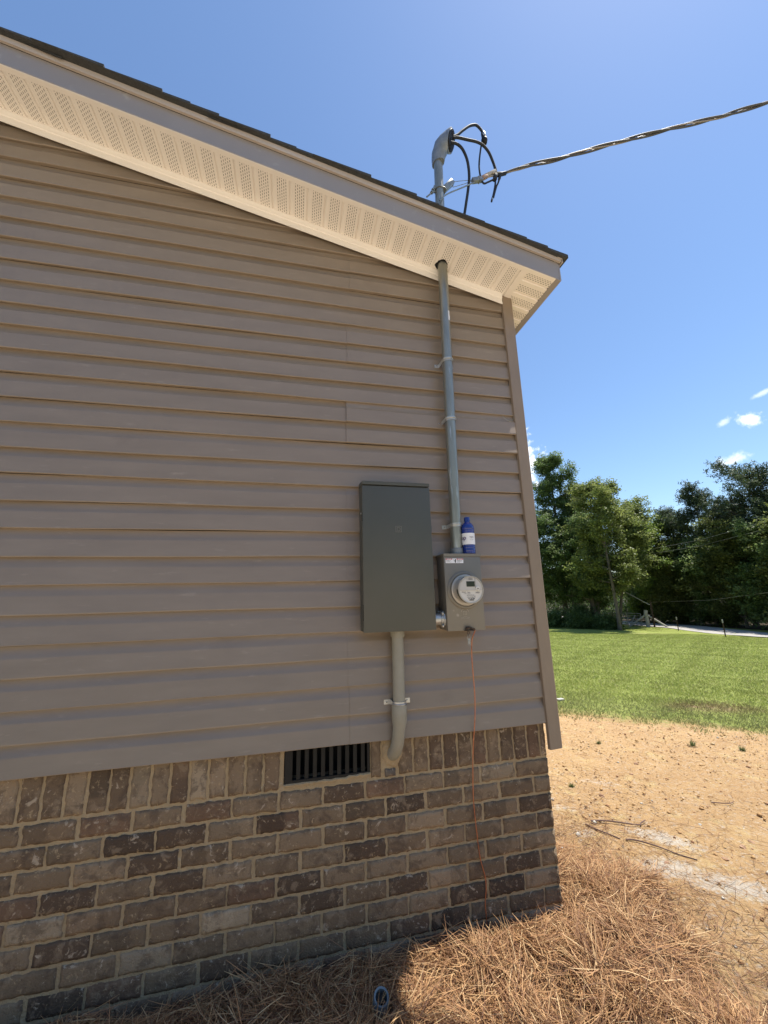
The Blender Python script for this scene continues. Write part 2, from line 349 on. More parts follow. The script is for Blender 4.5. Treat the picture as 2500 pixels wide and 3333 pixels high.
# --- brick foundation
def brickwork():
    V = []; F = []; C = []
    pal = [((.185, .125, .075), 7), ((.222, .155, .094), 7), ((.285, .205, .128), 3.5), ((.088, .058, .037), 1.6), ((.12, .077, .047), 4.5), ((.185, .112, .068), 2.5), ((.34, .26, .17), 1.3)]
    cs = [tuple(c*.88 for c in p) for p, w in pal]; ws = np.array([w for p, w in pal]); ws = ws/ws.sum(); r = random.Random(11)
    def one(o, u, nrm, w, h, nx, nz, top=None, cc=None):
        o = Vector(o); u = Vector(u); nrm = Vector(nrm); zz = Vector((0, 0, 1))
        if cc is None: cc = cs[rng.choice(len(cs), p=ws)]
        q_ = r.uniform(.82, 1.18); cc = [c*q_ for c in cc]; g = r.uniform(-.0015, .0015); sk = r.uniform(-.0015, .0015); c2 = cc
        if r.random() < .3: q_ = r.uniform(.55, 1.45); c2 = [c*q_ for c in cc]      # two-tone flashed brick
        split = r.uniform(.3, .7); base = len(V)
        for j in range(nz+1):
            for i in range(nx+1):
                a = i/nx; b = j/nz; p = o+u*(w*a)+zz*(h*b)
                e = min(a*w, (1-a)*w, b*h, (1-b)*h)
                q = .0035*max(0, 1-e/.004)+.0024*(mnoise.noise(p*45)+.6*mnoise.noise(p*110))
                jx = .0050*(mnoise.noise(p*38+Vector((7, 0, 0)))+.6*mnoise.noise(p*95)) if (i in (0, nx)) else 0
                jz = .0050*(mnoise.noise(p*38+Vector((0, 9, 0)))+.6*mnoise.noise(p*95+Vector((0, 5, 0)))) if (j in (0, nz)) else 0
                p = p+u*jx+zz*(jz+sk*(a-.5))-nrm*(q+g)
                V.append(p[:]); t = a if w > h else b
                C.append(cc if t < split else c2)
        for j in range(nz):
            for i in range(nx): k = base+j*(nx+1)+i; F.append((k, k+1, k+nx+2, k+nx+1))
        # edge skirt back into the mortar
        border = [base+i for i in range(nx+1)]+[base+j*(nx+1)+nx for j in range(1, nz+1)]+[base+nz*(nx+1)+i for i in range(nx-1, -1, -1)]+[base+j*(nx+1) for j in range(nz-1, 0, -1)]
        b0 = len(V)
        for k in border: V.append((Vector(V[k])-nrm*.014)[:]); C.append(C[k])
        nb = len(border)
        for i in range(nb): F.append((border[i], b0+i, b0+(i+1) % nb, border[(i+1) % nb]))
    CH = .0812; PB = .1972; J = .0128; YF = .025; Z0 = -.173
    for side in (0, 1):
        if side == 0: org = lambda a, z: (.003-a, YF, z); u = (-1, 0, 0); nrm = (0, -1, 0); LEN = 11.0
        else: org = lambda a, z: (.003, YF+a, z); u = (0, 1, 0); nrm = (1, 0, 0); LEN = YB-.1
        # soldier (upright) course under the siding
        a = .0
        i = 0
        while a < LEN:
            w = .0785-J+r.uniform(-.003, .003)
            if side == 0 or a > .01:
                skip = side == 0 and (.950 < a+.003 and a+w < 1.352)
                aw = a
                if side == 0 and a < .953 < a+w: w_ = .949-a; cw_ = w_
                else: cw_ = None
                if side == 0 and a < 1.349 < a+w: aw = 1.353
                half = side == 0 and (.82 < a+w/2 < .89)
                cw = w if i else .026
                if cw_: cw = cw_
                if aw != a: cw = max(.012, a+w-aw)
                if side == 0 and cw < .02 and i: skip = True
                if not skip:
                    fine = a < 3.2 and side == 0
                    if half: one(org(a+.006, Z0+J*.5), u, nrm, w*.8, .030, 8, 4, cc=(.12, .1, .08))
                    else: one(org(aw, Z0+J*.5+.002), u, nrm, cw, .175, 7 if fine else 2, 14 if fine else 3)
            a += (w+J) if i else .026+J; i += 1
        for k in range(10):
            z = Z0-CH*(k+1); a = 0 if k % 2 == 0 else -(PB/2)
            first = True
            while a < LEN:
                w = PB-J+r.uniform(-.004, .004); aa = max(a, 0); ww = w-(aa-a)
                fine = aa < 3.2 and side == 0
                if ww > .02: one(org(aa+.0, z+J/2), u, nrm, ww, CH-J, max(3, int(ww/.011)) if fine else 3, 6 if fine else 2)
                a += PB
    tri = np.array(F); o = npmesh('brick_course', np.array(V), tri, M_brick, np.array(C), house)
    # mortar backing, with a hole for the crawlspace vent
    mb = MB(); ym = .0315; xv0, xv1, zv = -1.352, -.950, -.150
    def grid(x0, x1, z0, z1, n):
        nx = max(1, int((x1-x0)/n)); nz = max(1, int((z1-z0)/n)); vs = []
        for j in range(nz+1):
            for i in range(nx+1):
                x = x0+(x1-x0)*i/nx; z = z0+(z1-z0)*j/nz; vs.append((x, ym+.0016*mnoise.noise(Vector((x*30, 0, z*30))), z))
        mb.add(vs, [(j*(nx+1)+i, j*(nx+1)+i+1, (j+1)*(nx+1)+i+1, (j+1)*(nx+1)+i) for j in range(nz) for i in range(nx)])
    grid(-4, .0015, -1.2, zv, .03); grid(-4, xv0, zv, .02, .03); grid(xv1, .0015, zv, .02, .03); grid(-11, -4, -1.2, .02, .5)
    mb.quad((-.004, ym-.0, -1.2), (-.004, YB, -1.2), (-.004, YB, .02), (-.004, ym, .02))
    for x in (xv0, xv1): mb.quad((x, ym, zv), (x, .12, zv), (x, .12, .02), (x, ym, .02))
    mb.quad((xv0, ym, zv), (xv1, ym, zv), (xv1, .12, zv), (xv0, .12, zv))
    # smeared mortar lump where the pipe enters, ragged bead under the vent
    bead = [( -1.352+.402*i/24, .026, -.151-.004*random.random()+(.006 if i > 17 else 0)) for i in range(25)]
    mb.tube(bead, [.005+.004*random.random() for _ in bead], 6)
    mb.loft([[(-.838+rr_*1.0*math.cos(2*PI*k/20)*(1+.12*math.sin(3*k)), yy_, -.062+rr_*1.35*math.sin(2*PI*k/20)*(1+.1*math.cos(2*k))) for k in range(20)] for rr_, yy_ in ((.052, .031), (.046, .0235), (.030, .0205), (.010, .020))], True)
    mb.build('mortar', M_mortar, house, smooth=50)
brickwork()

# --- crawlspace vent
vent = MB()
xv0, xv1 = -1.349, -.953
vent.box(xv0, xv0+.035, .024, .05, -.147, .01, .001); vent.box(xv1-.012, xv1, .024, .05, -.147, .01, .001)
vent.box(xv0+.035, xv1-.012, .024, .05, -.147, -.134, .001)
v_o = vent.build('foundation_vent', M_blackpl, house)
sl_ = MB()
for i in range(9):
    x = xv0+.052+i*.0378
    sl_.box(x, x+.0185, .027, .042, -.134, .01, .001)
sl_.build('louvre', M_blackpl, v_o)
bk = MB(); bk.quad((xv0-.02, .16, -.2), (xv1+.02, .16, -.2), (xv1+.02, .16, .02), (xv0-.02, .16, .02)); bk.build('vent_back', M_hole, v_o)

# --- soffit with real ribs; slots are flat dark quads, shade of the openings painted
def soffit():
    mb = MB(); P = .1013; x_first = .0124
    def pt(x, y, dz=0): return (x, y, zsr(x)+dz)
    yy0, yy1 = OV+.012, .0
    def rib_profile(x):           # distances within one 4 inch pan, measured leftwards from the groove
        return [(0, 0), (-.0035, .006), (-.007, .006), (-.0105, 0), (-.016, -.0012), (-.0185, 0), (-.045, 0), (-.088, 0), (-.0925, -.0012), (-.097, 0)]
    n = int((x_first-LX)/P)+1
    for i in range(n):
        xg = x_first-i*P
        pr = [(xg+dx, dz) for dx, dz in rib_profile(xg)]+[(xg-P, 0)]
        for (xa, za), (xb, zb) in zip(pr[:-1], pr[1:]):
            mb.quad(pt(xa, yy0, za), pt(xa, yy1, za), pt(xb, yy1, zb), pt(xb, yy0, zb))
        if xg > -4.8:
            for c in range(5):                  # five columns of slots
                xc = xg-.0275-c*.0118; ph = .0 if c % 2 == 0 else .5
                for r_ in range(13):
                    y = yy0+.012+(r_+ph)*.0182
                    if y+.011 > -.004: continue
                    mb.quad(pt(xc, y, -.0006), pt(xc+.0026, y, -.0006), pt(xc+.0026, y+.011, -.0006), pt(xc, y+.011, -.0006), 1)
    # plain transition strip at the corner, then the eave part with ribs running across
    mb.quad(pt(.0124, yy0, -.001), pt(.0124, 0, -.001), pt(.050, 0, -.001), pt(.050, yy0, -.001))
    mb.quad(pt(.050, yy0, -.001), pt(.050, 0, -.001), pt(.050, 0, .004), pt(.050, yy0, .004))
    xe0, xe1 = .050, EX-.03; y = yy0
    while y < YB:
        pr = [(0, 0), (.0425, 0), (.066, 0), (.070, .006), (.076, .006), (.080, 0), (.085, -.0012), (.092, 0), (.1013, 0)]
        for (a, za), (b, zb) in zip(pr[:-1], pr[1:]):
            mb.quad(pt(xe0, y+a, za+.001), pt(xe1, y+a, za+.001), pt(xe1, y+b, zb+.001), pt(xe0, y+b, zb+.001))
        if y < 1.5:
            for c in range(5):
                yc = y+.010+c*.0105; ph = 0 if c % 2 == 0 else .5
                for r_ in range(10):
                    x = xe0+.006+(r_+ph)*.0182
                    if x+.011 > xe1: continue
                    mb.quad(pt(x, yc, .0002), pt(x+.011, yc, .0002), pt(x+.011, yc+.003, .0002), pt(x, yc+.003, .0002), 1)
        y += .1013
    o = mb.build('soffit', [M_cream, M_slot_shade], house)
    # ragged dark hole where the mast passes
    hb = MB(); c0 = Vector((-.450, -.070, 0)); ring = []
    for k in range(18):
        a = 2*PI*k/18; rr = .0405*(1+.10*math.sin(3*a)+.06*math.sin(7*a)); x = c0.x+rr*math.cos(a); y = c0.y+rr*math.sin(a); ring.append((x, y, zs(x)-.0014))
    hb.add(ring, [tuple(range(18))]); hb.build('mast_hole', M_hole, o)
soffit()
# soffit channel (crown-like trim) along the wall under the rake
def rake_sweep(name, prof, m_, x0, x1, parent=house, step=.35, wob=.001, smooth=30):
    """prof: closed or open list of (y, dz) relative to the soffit line, extruded along the right and left rake"""
    mb = MB(); xs_ = [x1]; x = x1
    while x > x0: x = max(x0, x-step); xs_.append(x)
    if x0 < RIDGE < x1: xs_ = sorted(set(xs_+[RIDGE]), reverse=True)
    rings = [[(x, y+wob*math.sin(x*2.3), zsr(x)+dz+wob*math.sin(x*3.1+1)) for y, dz in prof] for x in xs_]
    mb.loft(rings, True, 0, True)
    return mb.build(name, m_, parent, smooth=smooth)
rake_sweep('soffit_channel', [(.012, .003), (-.0305, .003), (-.0315, -.010), (-.024, -.0225), (-.0235, -.030), (-.0185, -.036), (-.0185, -.058), (-.022, -.062), (-.022, -.0775), (-.0195, -.0785), (-.0165, -.060), (-.014, -.036), (.012, -.004)], M_cream, LX, -.0055)
# fascia with small bottom return lip, drip edge with hem
rake_sweep('rake_fascia', [(OV+.014, .0015), (OV, .0005), (OV-.0015, .003), (OV, .008), (OV-.0008, .1275), (OV+.008, .1275), (OV+.006, .004)], M_fascia, LX-EX, EX)
rake_sweep('soffit_edge_lip', [(OV+.001, -.0022), (OV+.030, -.0022), (OV+.030, .0025), (OV+.001, .0003)], M_cream, LX-EX, EX-.002)
DY = OV-.013
rake_sweep('drip_edge', [(OV+.0, .166), (DY, .166), (DY-.001, .150), (DY, .134), (DY-.006, .1265), (DY-.005, .1250), (DY+.002, .131), (OV-.0015, .131)], M_drip, LX-EX, EX+.012, step=3.05)
# eave fascia on the low side with its drip edge
mb = MB()
ze = zs(EX)
rg = lambda y: [(EX-.030, y, zs(EX-.03)+.0005), (EX-.030, y, zs(EX-.03)-.0015), (EX-.012, y, ze-.0005), (EX+.004, y, ze-.006), (EX+.008, y, ze+.0), (EX+.008, y, ze+.118), (EX, y, ze+.122), (EX-.004, y, ze+.005)]
mb.loft([rg(OV-.0012), rg(0), rg(3), rg(YB)], True)
mb.build('eave_fascia', M_fascia, house, smooth=30)
mb = MB(); dg = lambda y: [(EX-.01, y, ze+.160), (EX+.022, y, ze+.152), (EX+.024, y, ze+.122), (EX+.020, y, ze+.124), (EX+.019, y, ze+.148), (EX-.01, y, ze+.156)]
mb.loft([dg(OV-.018), dg(3), dg(YB)], True); mb.build('eave_drip_edge', M_drip, house, smooth=30)
# roof: deck plus overlapping irregular shingle courses
def roofing():
    mb = MB(); dz0 = .1665
    for sgn in (1, -1):
        f = (lambda x: x) if sgn == 1 else (lambda x: 2*RIDGE-x)
        pr = [(RIDGE, OV-.004), (EX+.02, OV-.004), (EX+.02, YB+.2), (RIDGE, YB+.2)]
        mb.add([(f(x), y, zs(x)+dz0-.0005) for x, y in pr], [(0, 1, 2, 3)])
        # courses, each a thin wedge slab, butt end towards the eave
        x = EX+.052; k = 0; rr = random.Random(5)
        while x > RIDGE-.05:
            xb = x-.33; ex = .140+rr.uniform(-.006, .006)
            yb = OV-.026-rr.uniform(0, .014)-(.012 if 2.0 < -x < 2.7 and k % 2 else 0)
            th = .011; lift = .006 if k else .0
            sag = -.012 if k == 0 else 0
            seg = [(yb, 0)]+[(y_, 0) for y_ in np.arange(0.2, YB+.2, 1.1)]
            top0 = dz0+.016; zb = lambda xx: zs(xx)+dz0
            xe = max(xb, RIDGE)
            droop = lambda y_: (-.006*abs(mnoise.noise(Vector((x*3, 0, 0)))) if y_ < OV else 0)
            va = []
            for y_ in (yb, OV+.05, YB+.22):
                va += [(f(x), y_, zb(x)+.002+sag+droop(y_)), (f(x), y_, zb(x)+top0-dz0+.004+sag*.5+droop(y_)), (f(xe), y_, zb(xe)+.001+droop(y_)), (f(xe), y_, zb(xe)+.003+droop(y_))]
            fs = []
            for s_ in (0, 4): fs += [(s_, s_+4, s_+5, s_+1), (s_+1, s_+5, s_+7, s_+3), (s_, s_+2, s_+6, s_+4)]
            fs += [(0, 1, 3, 2), (8, 10, 11, 9)]
            mb.add(va, fs); x -= ex; k += 1
    mb.tube([(RIDGE, OV-.04, zs(RIDGE)+dz0+.01), (RIDGE, YB+.2, zs(RIDGE)+dz0+.01)], .03, 8)
    # the lifted, curled sheet of underlayment seen further up the rake
    for xa, xb2, out in [(-2.55, -2.75, .030), (-1.85, -1.62, .012)]:
        mb.add([(xa, DY-.012, zs(xa)+dz0-.006), (xb2, DY-.010, zs(xb2)+dz0-.002), (xb2, OV, zs(xb2)+dz0+.002), (xa, OV, zs(xa)+dz0+.002), (xa, DY-.016, zs(xa)+dz0-.012-out*.3)], [(0, 1, 2, 3), (0, 4, 1)])
    mb.build('shingle_roof', M_shingle, house)
roofing()
# far side: back wall is closed by the sheathing; add left eave fascia
mb = MB(); mb.box(LX-EX-.008, LX-EX, OV, YB, ze, ze+.12); mb.build('eave_fascia', M_fascia, house)

# ------------------------------------------------------------------ service mast and its fittings
mast = empty('service_mast', 'galvanised steel service mast rising from the meter box through the roof overhang', 'conduit', loc=(-.468, -.052, .889))
def inpar(o, p): o.parent = p; o.matrix_parent_inverse = Matrix.Translation(-p.location); return o
MB0 = Vector((-.468, -.052, .889)); MS = Vector((-.4445, -.070, 2.775)); MT = Vector((-.4275, -.078, 3.625))
def mastpt(z):
    if z < MS.z: return MB0.lerp(MS, (z-MB0.z)/(MS.z-MB0.z))
    return MS.lerp(MT, (z-MS.z)/(MT.z-MS.z))
b = MB(); b.tube([mastpt(.905), mastpt(1.8), mastpt(2.6), MS, mastpt(3.2), MT], .0302, 28)
inpar(b.build('pipe', M_galv, None, smooth=40), mast)
b = MB(); b.lathe([(.0, .0), (.041, 0), (.041, .004), (.036, .006), (.036, .030), (.0335, .034), (.031, .034)], (MB0.x, MB0.y, .8905), n=32)
inpar(b.build('hub', M_cast, None, smooth=30), mast)
b = MB()
for z0, z1, a0, a1 in [(2.338, 2.405, -1.25, -.85), (2.352, 2.372, -.85, -.72)]:
    vs = []; 
    for z in (z0, z1):
        c = mastpt(z)
        for k in range(5):
            a = a0+(a1-a0)*k/4; vs.append((c.x+.0306*math.cos(a), c.y+.0306*math.sin(a), z))
    b.add(vs, [(k, k+1, k+6, k+5) for k in range(4)])
inpar(b.build('torn_sticker', M_white, None), mast)
# weatherhead
Fd = Vector((.73, -.63, -.27)).normalized(); lu = Vector((0, 0, 1)); lu = (lu-Fd*lu.dot(Fd)).normalized(); lr = Fd.cross(lu)
def ell(c, u, v, n=28): return [Vector(c)+u*math.cos(2*PI*k/n)+v*math.sin(2*PI*k/n) for k in range(n)]
X_, Y_, Z_ = Vector((1, 0, 0)), Vector((0, 1, 0)), Vector((0, 0, 1))
b = MB()
rings = []
back = -Fd; 
stages = []
for (bx, bz), (fx, fz), yc, hv in [((-.4665, 3.600), (-.3885, 3.600), -.078, .040), ((-.4690, 3.650), (-.3860, 3.612), -.081, .044), ((-.4660, 3.700), (-.3850, 3.626), -.086, .049), ((-.4490, 3.756), (-.3820, 3.640), -.095, .053), ((-.4170, 3.800), (-.3780, 3.652), -.105, .056), ((-.3800, 3.832), (-.3740, 3.662), -.115, .058)]:
    stages.append((Vector(((bx+fx)/2, yc, (bz+fz)/2)), Vector(((fx-bx)/2, -.01, (fz-bz)/2)), Vector((.3*hv*(yc < -.09), hv, 0))))
for c, u_, v_ in stages: rings.append(ell(c, -u_, v_))
# stage rings turn into the oval plate plane (local up first, then sideways)
pc = Vector((-.345, -.128, 3.762))
def ovalring(c, su, sv):
    return [Vector(c)-(-lu)*su*(-1)*math.cos(2*PI*k/28)*(-1)+lr*sv*math.sin(2*PI*k/28)*1 for k in range(28)]
rings2 = []
for t, su, sv in [(0, .070, .054), (.5, .082, .057), (1.0, .087, .058), (1.06, .083, .055)]:
    rings2.append([(pc-Fd*.034)+Fd*.034*t+lu*su*math.cos(2*PI*k/28)-lr*sv*math.sin(2*PI*k/28)*(1) for k in range(28)])
# orient so matching indices stay on the same side: start of stage rings is the -X (back/top) side
def align(ra, rb):
    best = min(((sum((ra[k]-rb[(k*s_+o_) % 28]).length for k in range(0, 28, 4))), s_, o_) for s_ in (1, -1) for o_ in range(28))
    return [rb[(k*best[1]+best[2]) % 28] for k in range(28)]
cur = rings[-1]
for r2 in rings2: cur = align(cur, r2); rings.append(cur)
b.loft(rings, True)
wh = inpar(b.build('weatherhead', M_cast, None, smooth=35), mast)
b = MB()
b.loft([[pc+Fd*.002+lu*.078*math.cos(2*PI*k/28)+lr*.050*math.sin(2*PI*k/28) for k in range(28)], [pc+Fd*.009+lu*.074*math.cos(2*PI*k/28)+lr*.047*math.sin(2*PI*k/28) for k in range(28)]], True)
for ou, orr in [(.045, .012), (.015, -.012), (-.015, .014), (-.05, 0), (-.045, .022)]:
    c = pc+Fd*.009+lu*ou+lr*orr; b.loft([ell(c, lu*.016, lr*.012, 14), ell(c+Fd*.004, lu*.015, lr*.011, 14)], True)
inpar(b.build('wire_plate', M_blackpl, None, smooth=30), mast); col.objects['wire_plate'].parent = wh; col.objects['wire_plate'].matrix_parent_inverse = Matrix()

# straps on the mast
def strap(name, label, z, cl, r, m_, group, face=-1, tab=.030):
    """two-hole pipe strap around a vertical pipe at centre cl(x,y), wall plane y=0"""
    e = empty(name, label, 'pipe strap', group, loc=(cl[0], 0, z)); b = MB()
    h = .011
    prof = [(-r-tab, -.0035), (-r-.006, -.0035), (-r-.0015, -.010), (-r-.0012, cl[1])]
    for k in range(1, 12):
        a = PI+PI*k/12; prof.append(((r+.0012)*math.cos(a), cl[1]+(r+.0012)*math.sin(a)))
    prof += [(r+.0012, cl[1]), (r+.0015, -.010), (r+.006, -.0035), (r+tab, -.0035)]
    for off in (0, .0022):
        pass
    n = len(prof); ring = lambda zz, d: [(x*(1+0), y+(0), zz) for x, y in prof]
    inner = [(x, y) for x, y in prof]; outer = []
    for i, (x, y) in enumerate(prof):
        p0 = Vector(prof[max(0, i-1)]); p1 = Vector(prof[min(n-1, i+1)]); t = (p1-p0).normalized(); nn = Vector((t.y, -t.x)); outer.append((x+nn.x*.0018, y+nn.y*.0018))
    loop = inner+outer[::-1]
    b.loft([[(x, y, -h) for x, y in loop], [(x, y, -h*.4) for x, y in loop], [(x, y, h*.4) for x, y in loop], [(x, y, h) for x, y in loop]], True)
    ridge = [(x*1.03, y*1.03-.0008, 0) for x, y in outer[3:-3]]
    b.tube(ridge, .0024, 6)
    for sx in (-1, 1): b.lathe([(0, .0075), (.0045, .007), (.005, .0045), (.005, .0)], (sx*(r+tab*.62), -.0035, 0), 'y', 12, mi=0)
    o = b.build('band', m_, e, smooth=30)
    c = MB(); c.lathe([(0, .0079), (.0028, .0079), (.0028, .0060)], (-(r+tab*.62), -.0035, 0), 'y', 8); c.build('screw', M_brown, e)
    return e
for z, lb in [(2.068, 'topmost of the three zinc pipe straps on the steel mast, bent left tab'), (1.682, 'middle zinc pipe strap of the three holding the steel mast'), (1.053, 'lowest zinc pipe strap on the steel mast, beside the blue bottle')]:
    c = mastpt(z); e = strap('pipe_strap', lb, z, (c.x, c.y), .0308, M_galv2, 'zinc straps holding the steel mast')
    e.rotation_euler = (0, R(-4), 0)

# wires out of the weatherhead (plane near y=-.08 to -.12)
def P(l, y=-.09): return [(a[0], (a[2] if len(a) > 2 else y), a[1]) for a in l]
def cable(name, label, pts, r, m_=M_black, cat='cable', group=None, n=10):
    b = MB(); b.tube(catmull(pts, 8), r, n); o = b.build(name, m_, None, smooth=60); return tag(o, label, cat, group)
gl = 'black wires looping out of the weatherhead'
w1 = empty('loop_wire', 'black wire arching highest out of the weatherhead, with a fat splice connector', 'cable', gl, loc=(-.3, -.13, 3.81))
def child(o, p): return inpar(o, p)
b = MB(); b.tube(catmull(P([(-.325, 3.80, -.13), (-.285, 3.840, -.125), (-.241, 3.90, -.12), (-.183, 3.974, -.11), (-.141, 4.015, -.1), (-.109, 4.037, -.09), (-.078, 4.033, -.08), (-.060, 4.004, -.08), (-.057, 3.985, -.08)]), 8), .0092, 12); child(b.build('upper_wire', M_black, None, smooth=60), w1)
b = MB(); b.tube([(-.0600, -.08, 4.000), (-.0585, -.08, 3.985), (-.0565, -.08, 3.975), (-.054, -.08, 3.945), (-.053, -.08, 3.938), (-.051, -.08, 3.925), (-.054, -.08, 3.905), (-.062, -.08, 3.900)], [.011, .014, .0145, .015, .021, .023, .021, .010], 16); child(b.build('splice_connector', M_blackpl, None, smooth=50), w1)
b = MB(); b.tube([(-.0585, -.084, 4.004), (-.055, -.088, 3.978), (-.052, -.089, 3.952)], [.007, .0125, .012], 10); child(b.build('connector_sleeve', M_galv2, None, smooth=50), w1)
b = MB(); b.tube(catmull(P([(-.062, 3.91), (-.076, 3.888), (-.094, 3.805), (-.110, 3.711), (-.116, 3.638), (-.111, 3.561), (-.093, 3.516), (-.058, 3.536), (-.012, 3.572)], -.08), 8), .0062, 10); child(b.build('lower_wire', M_black, None, smooth=60), w1)
cable('loop_wire', 'black wire leaving the weatherhead sideways and curving down to the cable clamp', P([(-.325, 3.787, -.13), (-.292, 3.803, -.13), (-.213, 3.823, -.12), (-.136, 3.842, -.11), (-.080, 3.841, -.10), (-.033, 3.805, -.09), (-.001, 3.742, -.08), (.011, 3.687, -.08), (.016, 3.640, -.08)]), .0095, group=gl, n=12)
cable('loop_wire', 'black wire hanging from the weatherhead down behind the roof edge', P([(-.350, 3.734, -.135), (-.303, 3.742, -.13), (-.260, 3.728, -.12), (-.228, 3.676, -.11), (-.212, 3.616, -.10), (-.207, 3.529, -.09), (-.216, 3.442, -.08), (-.234, 3.333, -.07), (-.26, 3.19, -.05), (-.30, 3.05, -.0), (-.34, 3.03, .06)]), .0095, group=gl, n=12)
# mast bracket
br = empty('mast_bracket', 'zinc cable bracket bolted around the mast above the roof', 'bracket', loc=(-.43, -.08, 3.38))
c = mastpt(3.375)
b = MB(); b.lathe([(.0312, -.013), (.0345, -.013), (.0345, .013), (.0312, .013)], (c.x, c.y, 3.375), n=28)
b.box(-.006, .006, -.020, .020, -.016, .016, .002, M=Matrix.Translation((c.x+.038, c.y-.004, 3.377)))
b.box(-.006, .006, -.018, .018, -.014, .014, .002, M=Matrix.Translation((c.x-.038, c.y, 3.370)))
child(b.build('clamp_band', M_galv, None, smooth=30), br)
b = MB(); b.tube([(-.530, -.085, 3.277), (-.488, -.083, 3.330), (-.462, -.08, 3.345)], .0052, 8); b.tube([(-.495, -.083, 3.322), (-.484, -.083, 3.336)], .011, 6); b.tube([(-.484, -.083, 3.345), (-.478, -.083, 3.352)], .013, 6)
child(b.build('bolt', M_galv, None, smooth=30), br)
b = MB(); d = Vector((.062, 0, .078)).normalized(); base = Vector((-.402, -.085, 3.372)); side = Vector((0, 1, 0)); nn = d.cross(side)
Mx = Matrix((d, side, nn)).transposed().to_4x4(); Mx.translation = base
b.box(0, .105, -.016, -.012, -.017, .017, .001, M=Mx); b.box(0, .105, .012, .016, -.017, .017, .001, M=Mx); b.box(.100, .105, -.0118, .0118, -.017, .017, .001, M=Mx); b.box(-.004, .0, -.018, .018, -.018, .018, .001, M=Mx)
b.box(0.002, .03, -.0118, .0118, .013, .0168, .0005, M=Mx); b.box(0.002, .0998, -.0118, .0118, -.0168, -.0138, .0005, M=Mx)
child(b.build('clevis', M_galv, None, smooth=30), br)
# cable support: bail wires, wedge clamp, sling
wc = empty('wedge_clamp', 'aluminium wedge clamp gripping the overhead cable, held by a thin wire bail', 'clamp', loc=(-.1, -.08, 3.56))
b = MB(); b.tube([(-.329, -.090, 3.453), (-.25, -.088, 3.487), (-.174, -.085, 3.517)], .0020, 6); b.tube([(-.329, -.075, 3.425), (-.25, -.077, 3.470), (-.174, -.080, 3.516)], .0020, 6)
b.tube([(-.329, -.090, 3.453), (-.335, -.083, 3.440), (-.329, -.075, 3.425)], .0020, 6)
child(b.build('wire_bail', M_galv, None, smooth=50), wc)
def obox(a, c_, w, h, b, bev=.002, mi=0):
    a = Vector(a); c_ = Vector(c_); d = (c_-a); L_ = d.length; d.normalize(); s_ = Vector((0, 1, 0)); s_ = (s_-d*s_.dot(d)).normalized(); n_ = d.cross(s_)
    Mx = Matrix((d, s_, n_)).transposed().to_4x4(); Mx.translation = a; b.box(0, L_, -w/2, w/2, -h/2, h/2, bev, mi, Mx)
b = MB(); obox((-.182, -.083, 3.510), (-.104, -.082, 3.545), .028, .030, b); obox((-.135, -.083, 3.530), (-.128, -.082, 3.534), .034, .036, b)
child(b.build('wedge_body', M_cast, None, smooth=30), wc)
b = MB(); obox((-.106, -.082, 3.552), (-.060, -.081, 3.592), .022, .027, b); child(b.build('rusty_insert', mat('rusty_steel', (.30, .15, .09), .7, .3, c2=(.42, .33, .27), vscale=60), None, smooth=30), wc)
b = MB(); obox((-.070, -.081, 3.588), (.012, -.080, 3.655), .022, .021, b); obox((-.066, -.080, 3.577), (.030, -.079, 3.628), .008, .007, b, .001); obox((-.02, -.090, 3.615), (.045, -.089, 3.640), .010, .009, b, .001)
child(b.build('wedge_arm', M_wood, None, smooth=30), wc)
cable('sling_wire', 'bare grey messenger wire sloping from the clamp down the front of the mast', P([(-.455, 3.226, -.118), (-.430, 3.258, -.118), (-.382, 3.312, -.112), (-.261, 3.418, -.095), (-.165, 3.502, -.085)]), .0046, M_galv, 'cable', n=8)
# taped bundle, tails and the twisted overhead cable
sd = empty('service_drop_cable', 'twisted grey and black overhead cable running from the mast out to the right', 'cable', loc=(.03, -.08, 3.64))
b = MB(); b.tube(catmull(P([(-.005, 3.600), (.020, 3.622), (.058, 3.640), (.092, 3.659)], -.08), 6), [.010]*6+[.015]*6+[.0135]*6+[.0135], 12)
b.box(-.013, .013, -.014, .014, -.03, .03, .004, M=Matrix.Translation((.004, -.08, 3.597)) @ Matrix.Rotation(.2, 4, 'Y')); b.box(-.008, .008, -.010, .010, -.02, .02, .003, M=Matrix.Translation((.040, -.08, 3.605)) @ Matrix.Rotation(.25, 4, 'Y'))
child(b.build('tape_wrap', M_black, None, smooth=60), sd)
b = MB(); b.tube(catmull(P([(.006, 3.600), (.003, 3.560), (-.003, 3.521), (-.024, 3.436), (-.041, 3.385), (-.044, 3.369)], -.078), 6), .0066, 8); b.tube(catmull(P([(.038, 3.60), (.022, 3.55), (.004, 3.509), (-.018, 3.44), (-.030, 3.400)], -.084), 6), .0062, 8)
child(b.build('wire_tail', M_black, None, smooth=60), sd)
b = MB(); b.tube([(-.0375, -.086, 3.392), (-.041, -.086, 3.374)], .0045, 8); child(b.build('stripped_end', M_galv2, None, smooth=60), sd)
axis = [(.075, -.08, 3.652), (.249, -.132, 3.704), (.456, -.194, 3.74), (.781, -.292, 3.82), (1.195, -.416, 3.913), (1.571, -.529, 3.988), (1.903, -.629, 4.077), (3.76, -1.19, 4.55), (6.54, -2.03, 5.20), (11.18, -3.42, 6.06), (20.45, -6.22, 7.05)]
ax = catmull(axis, 60)
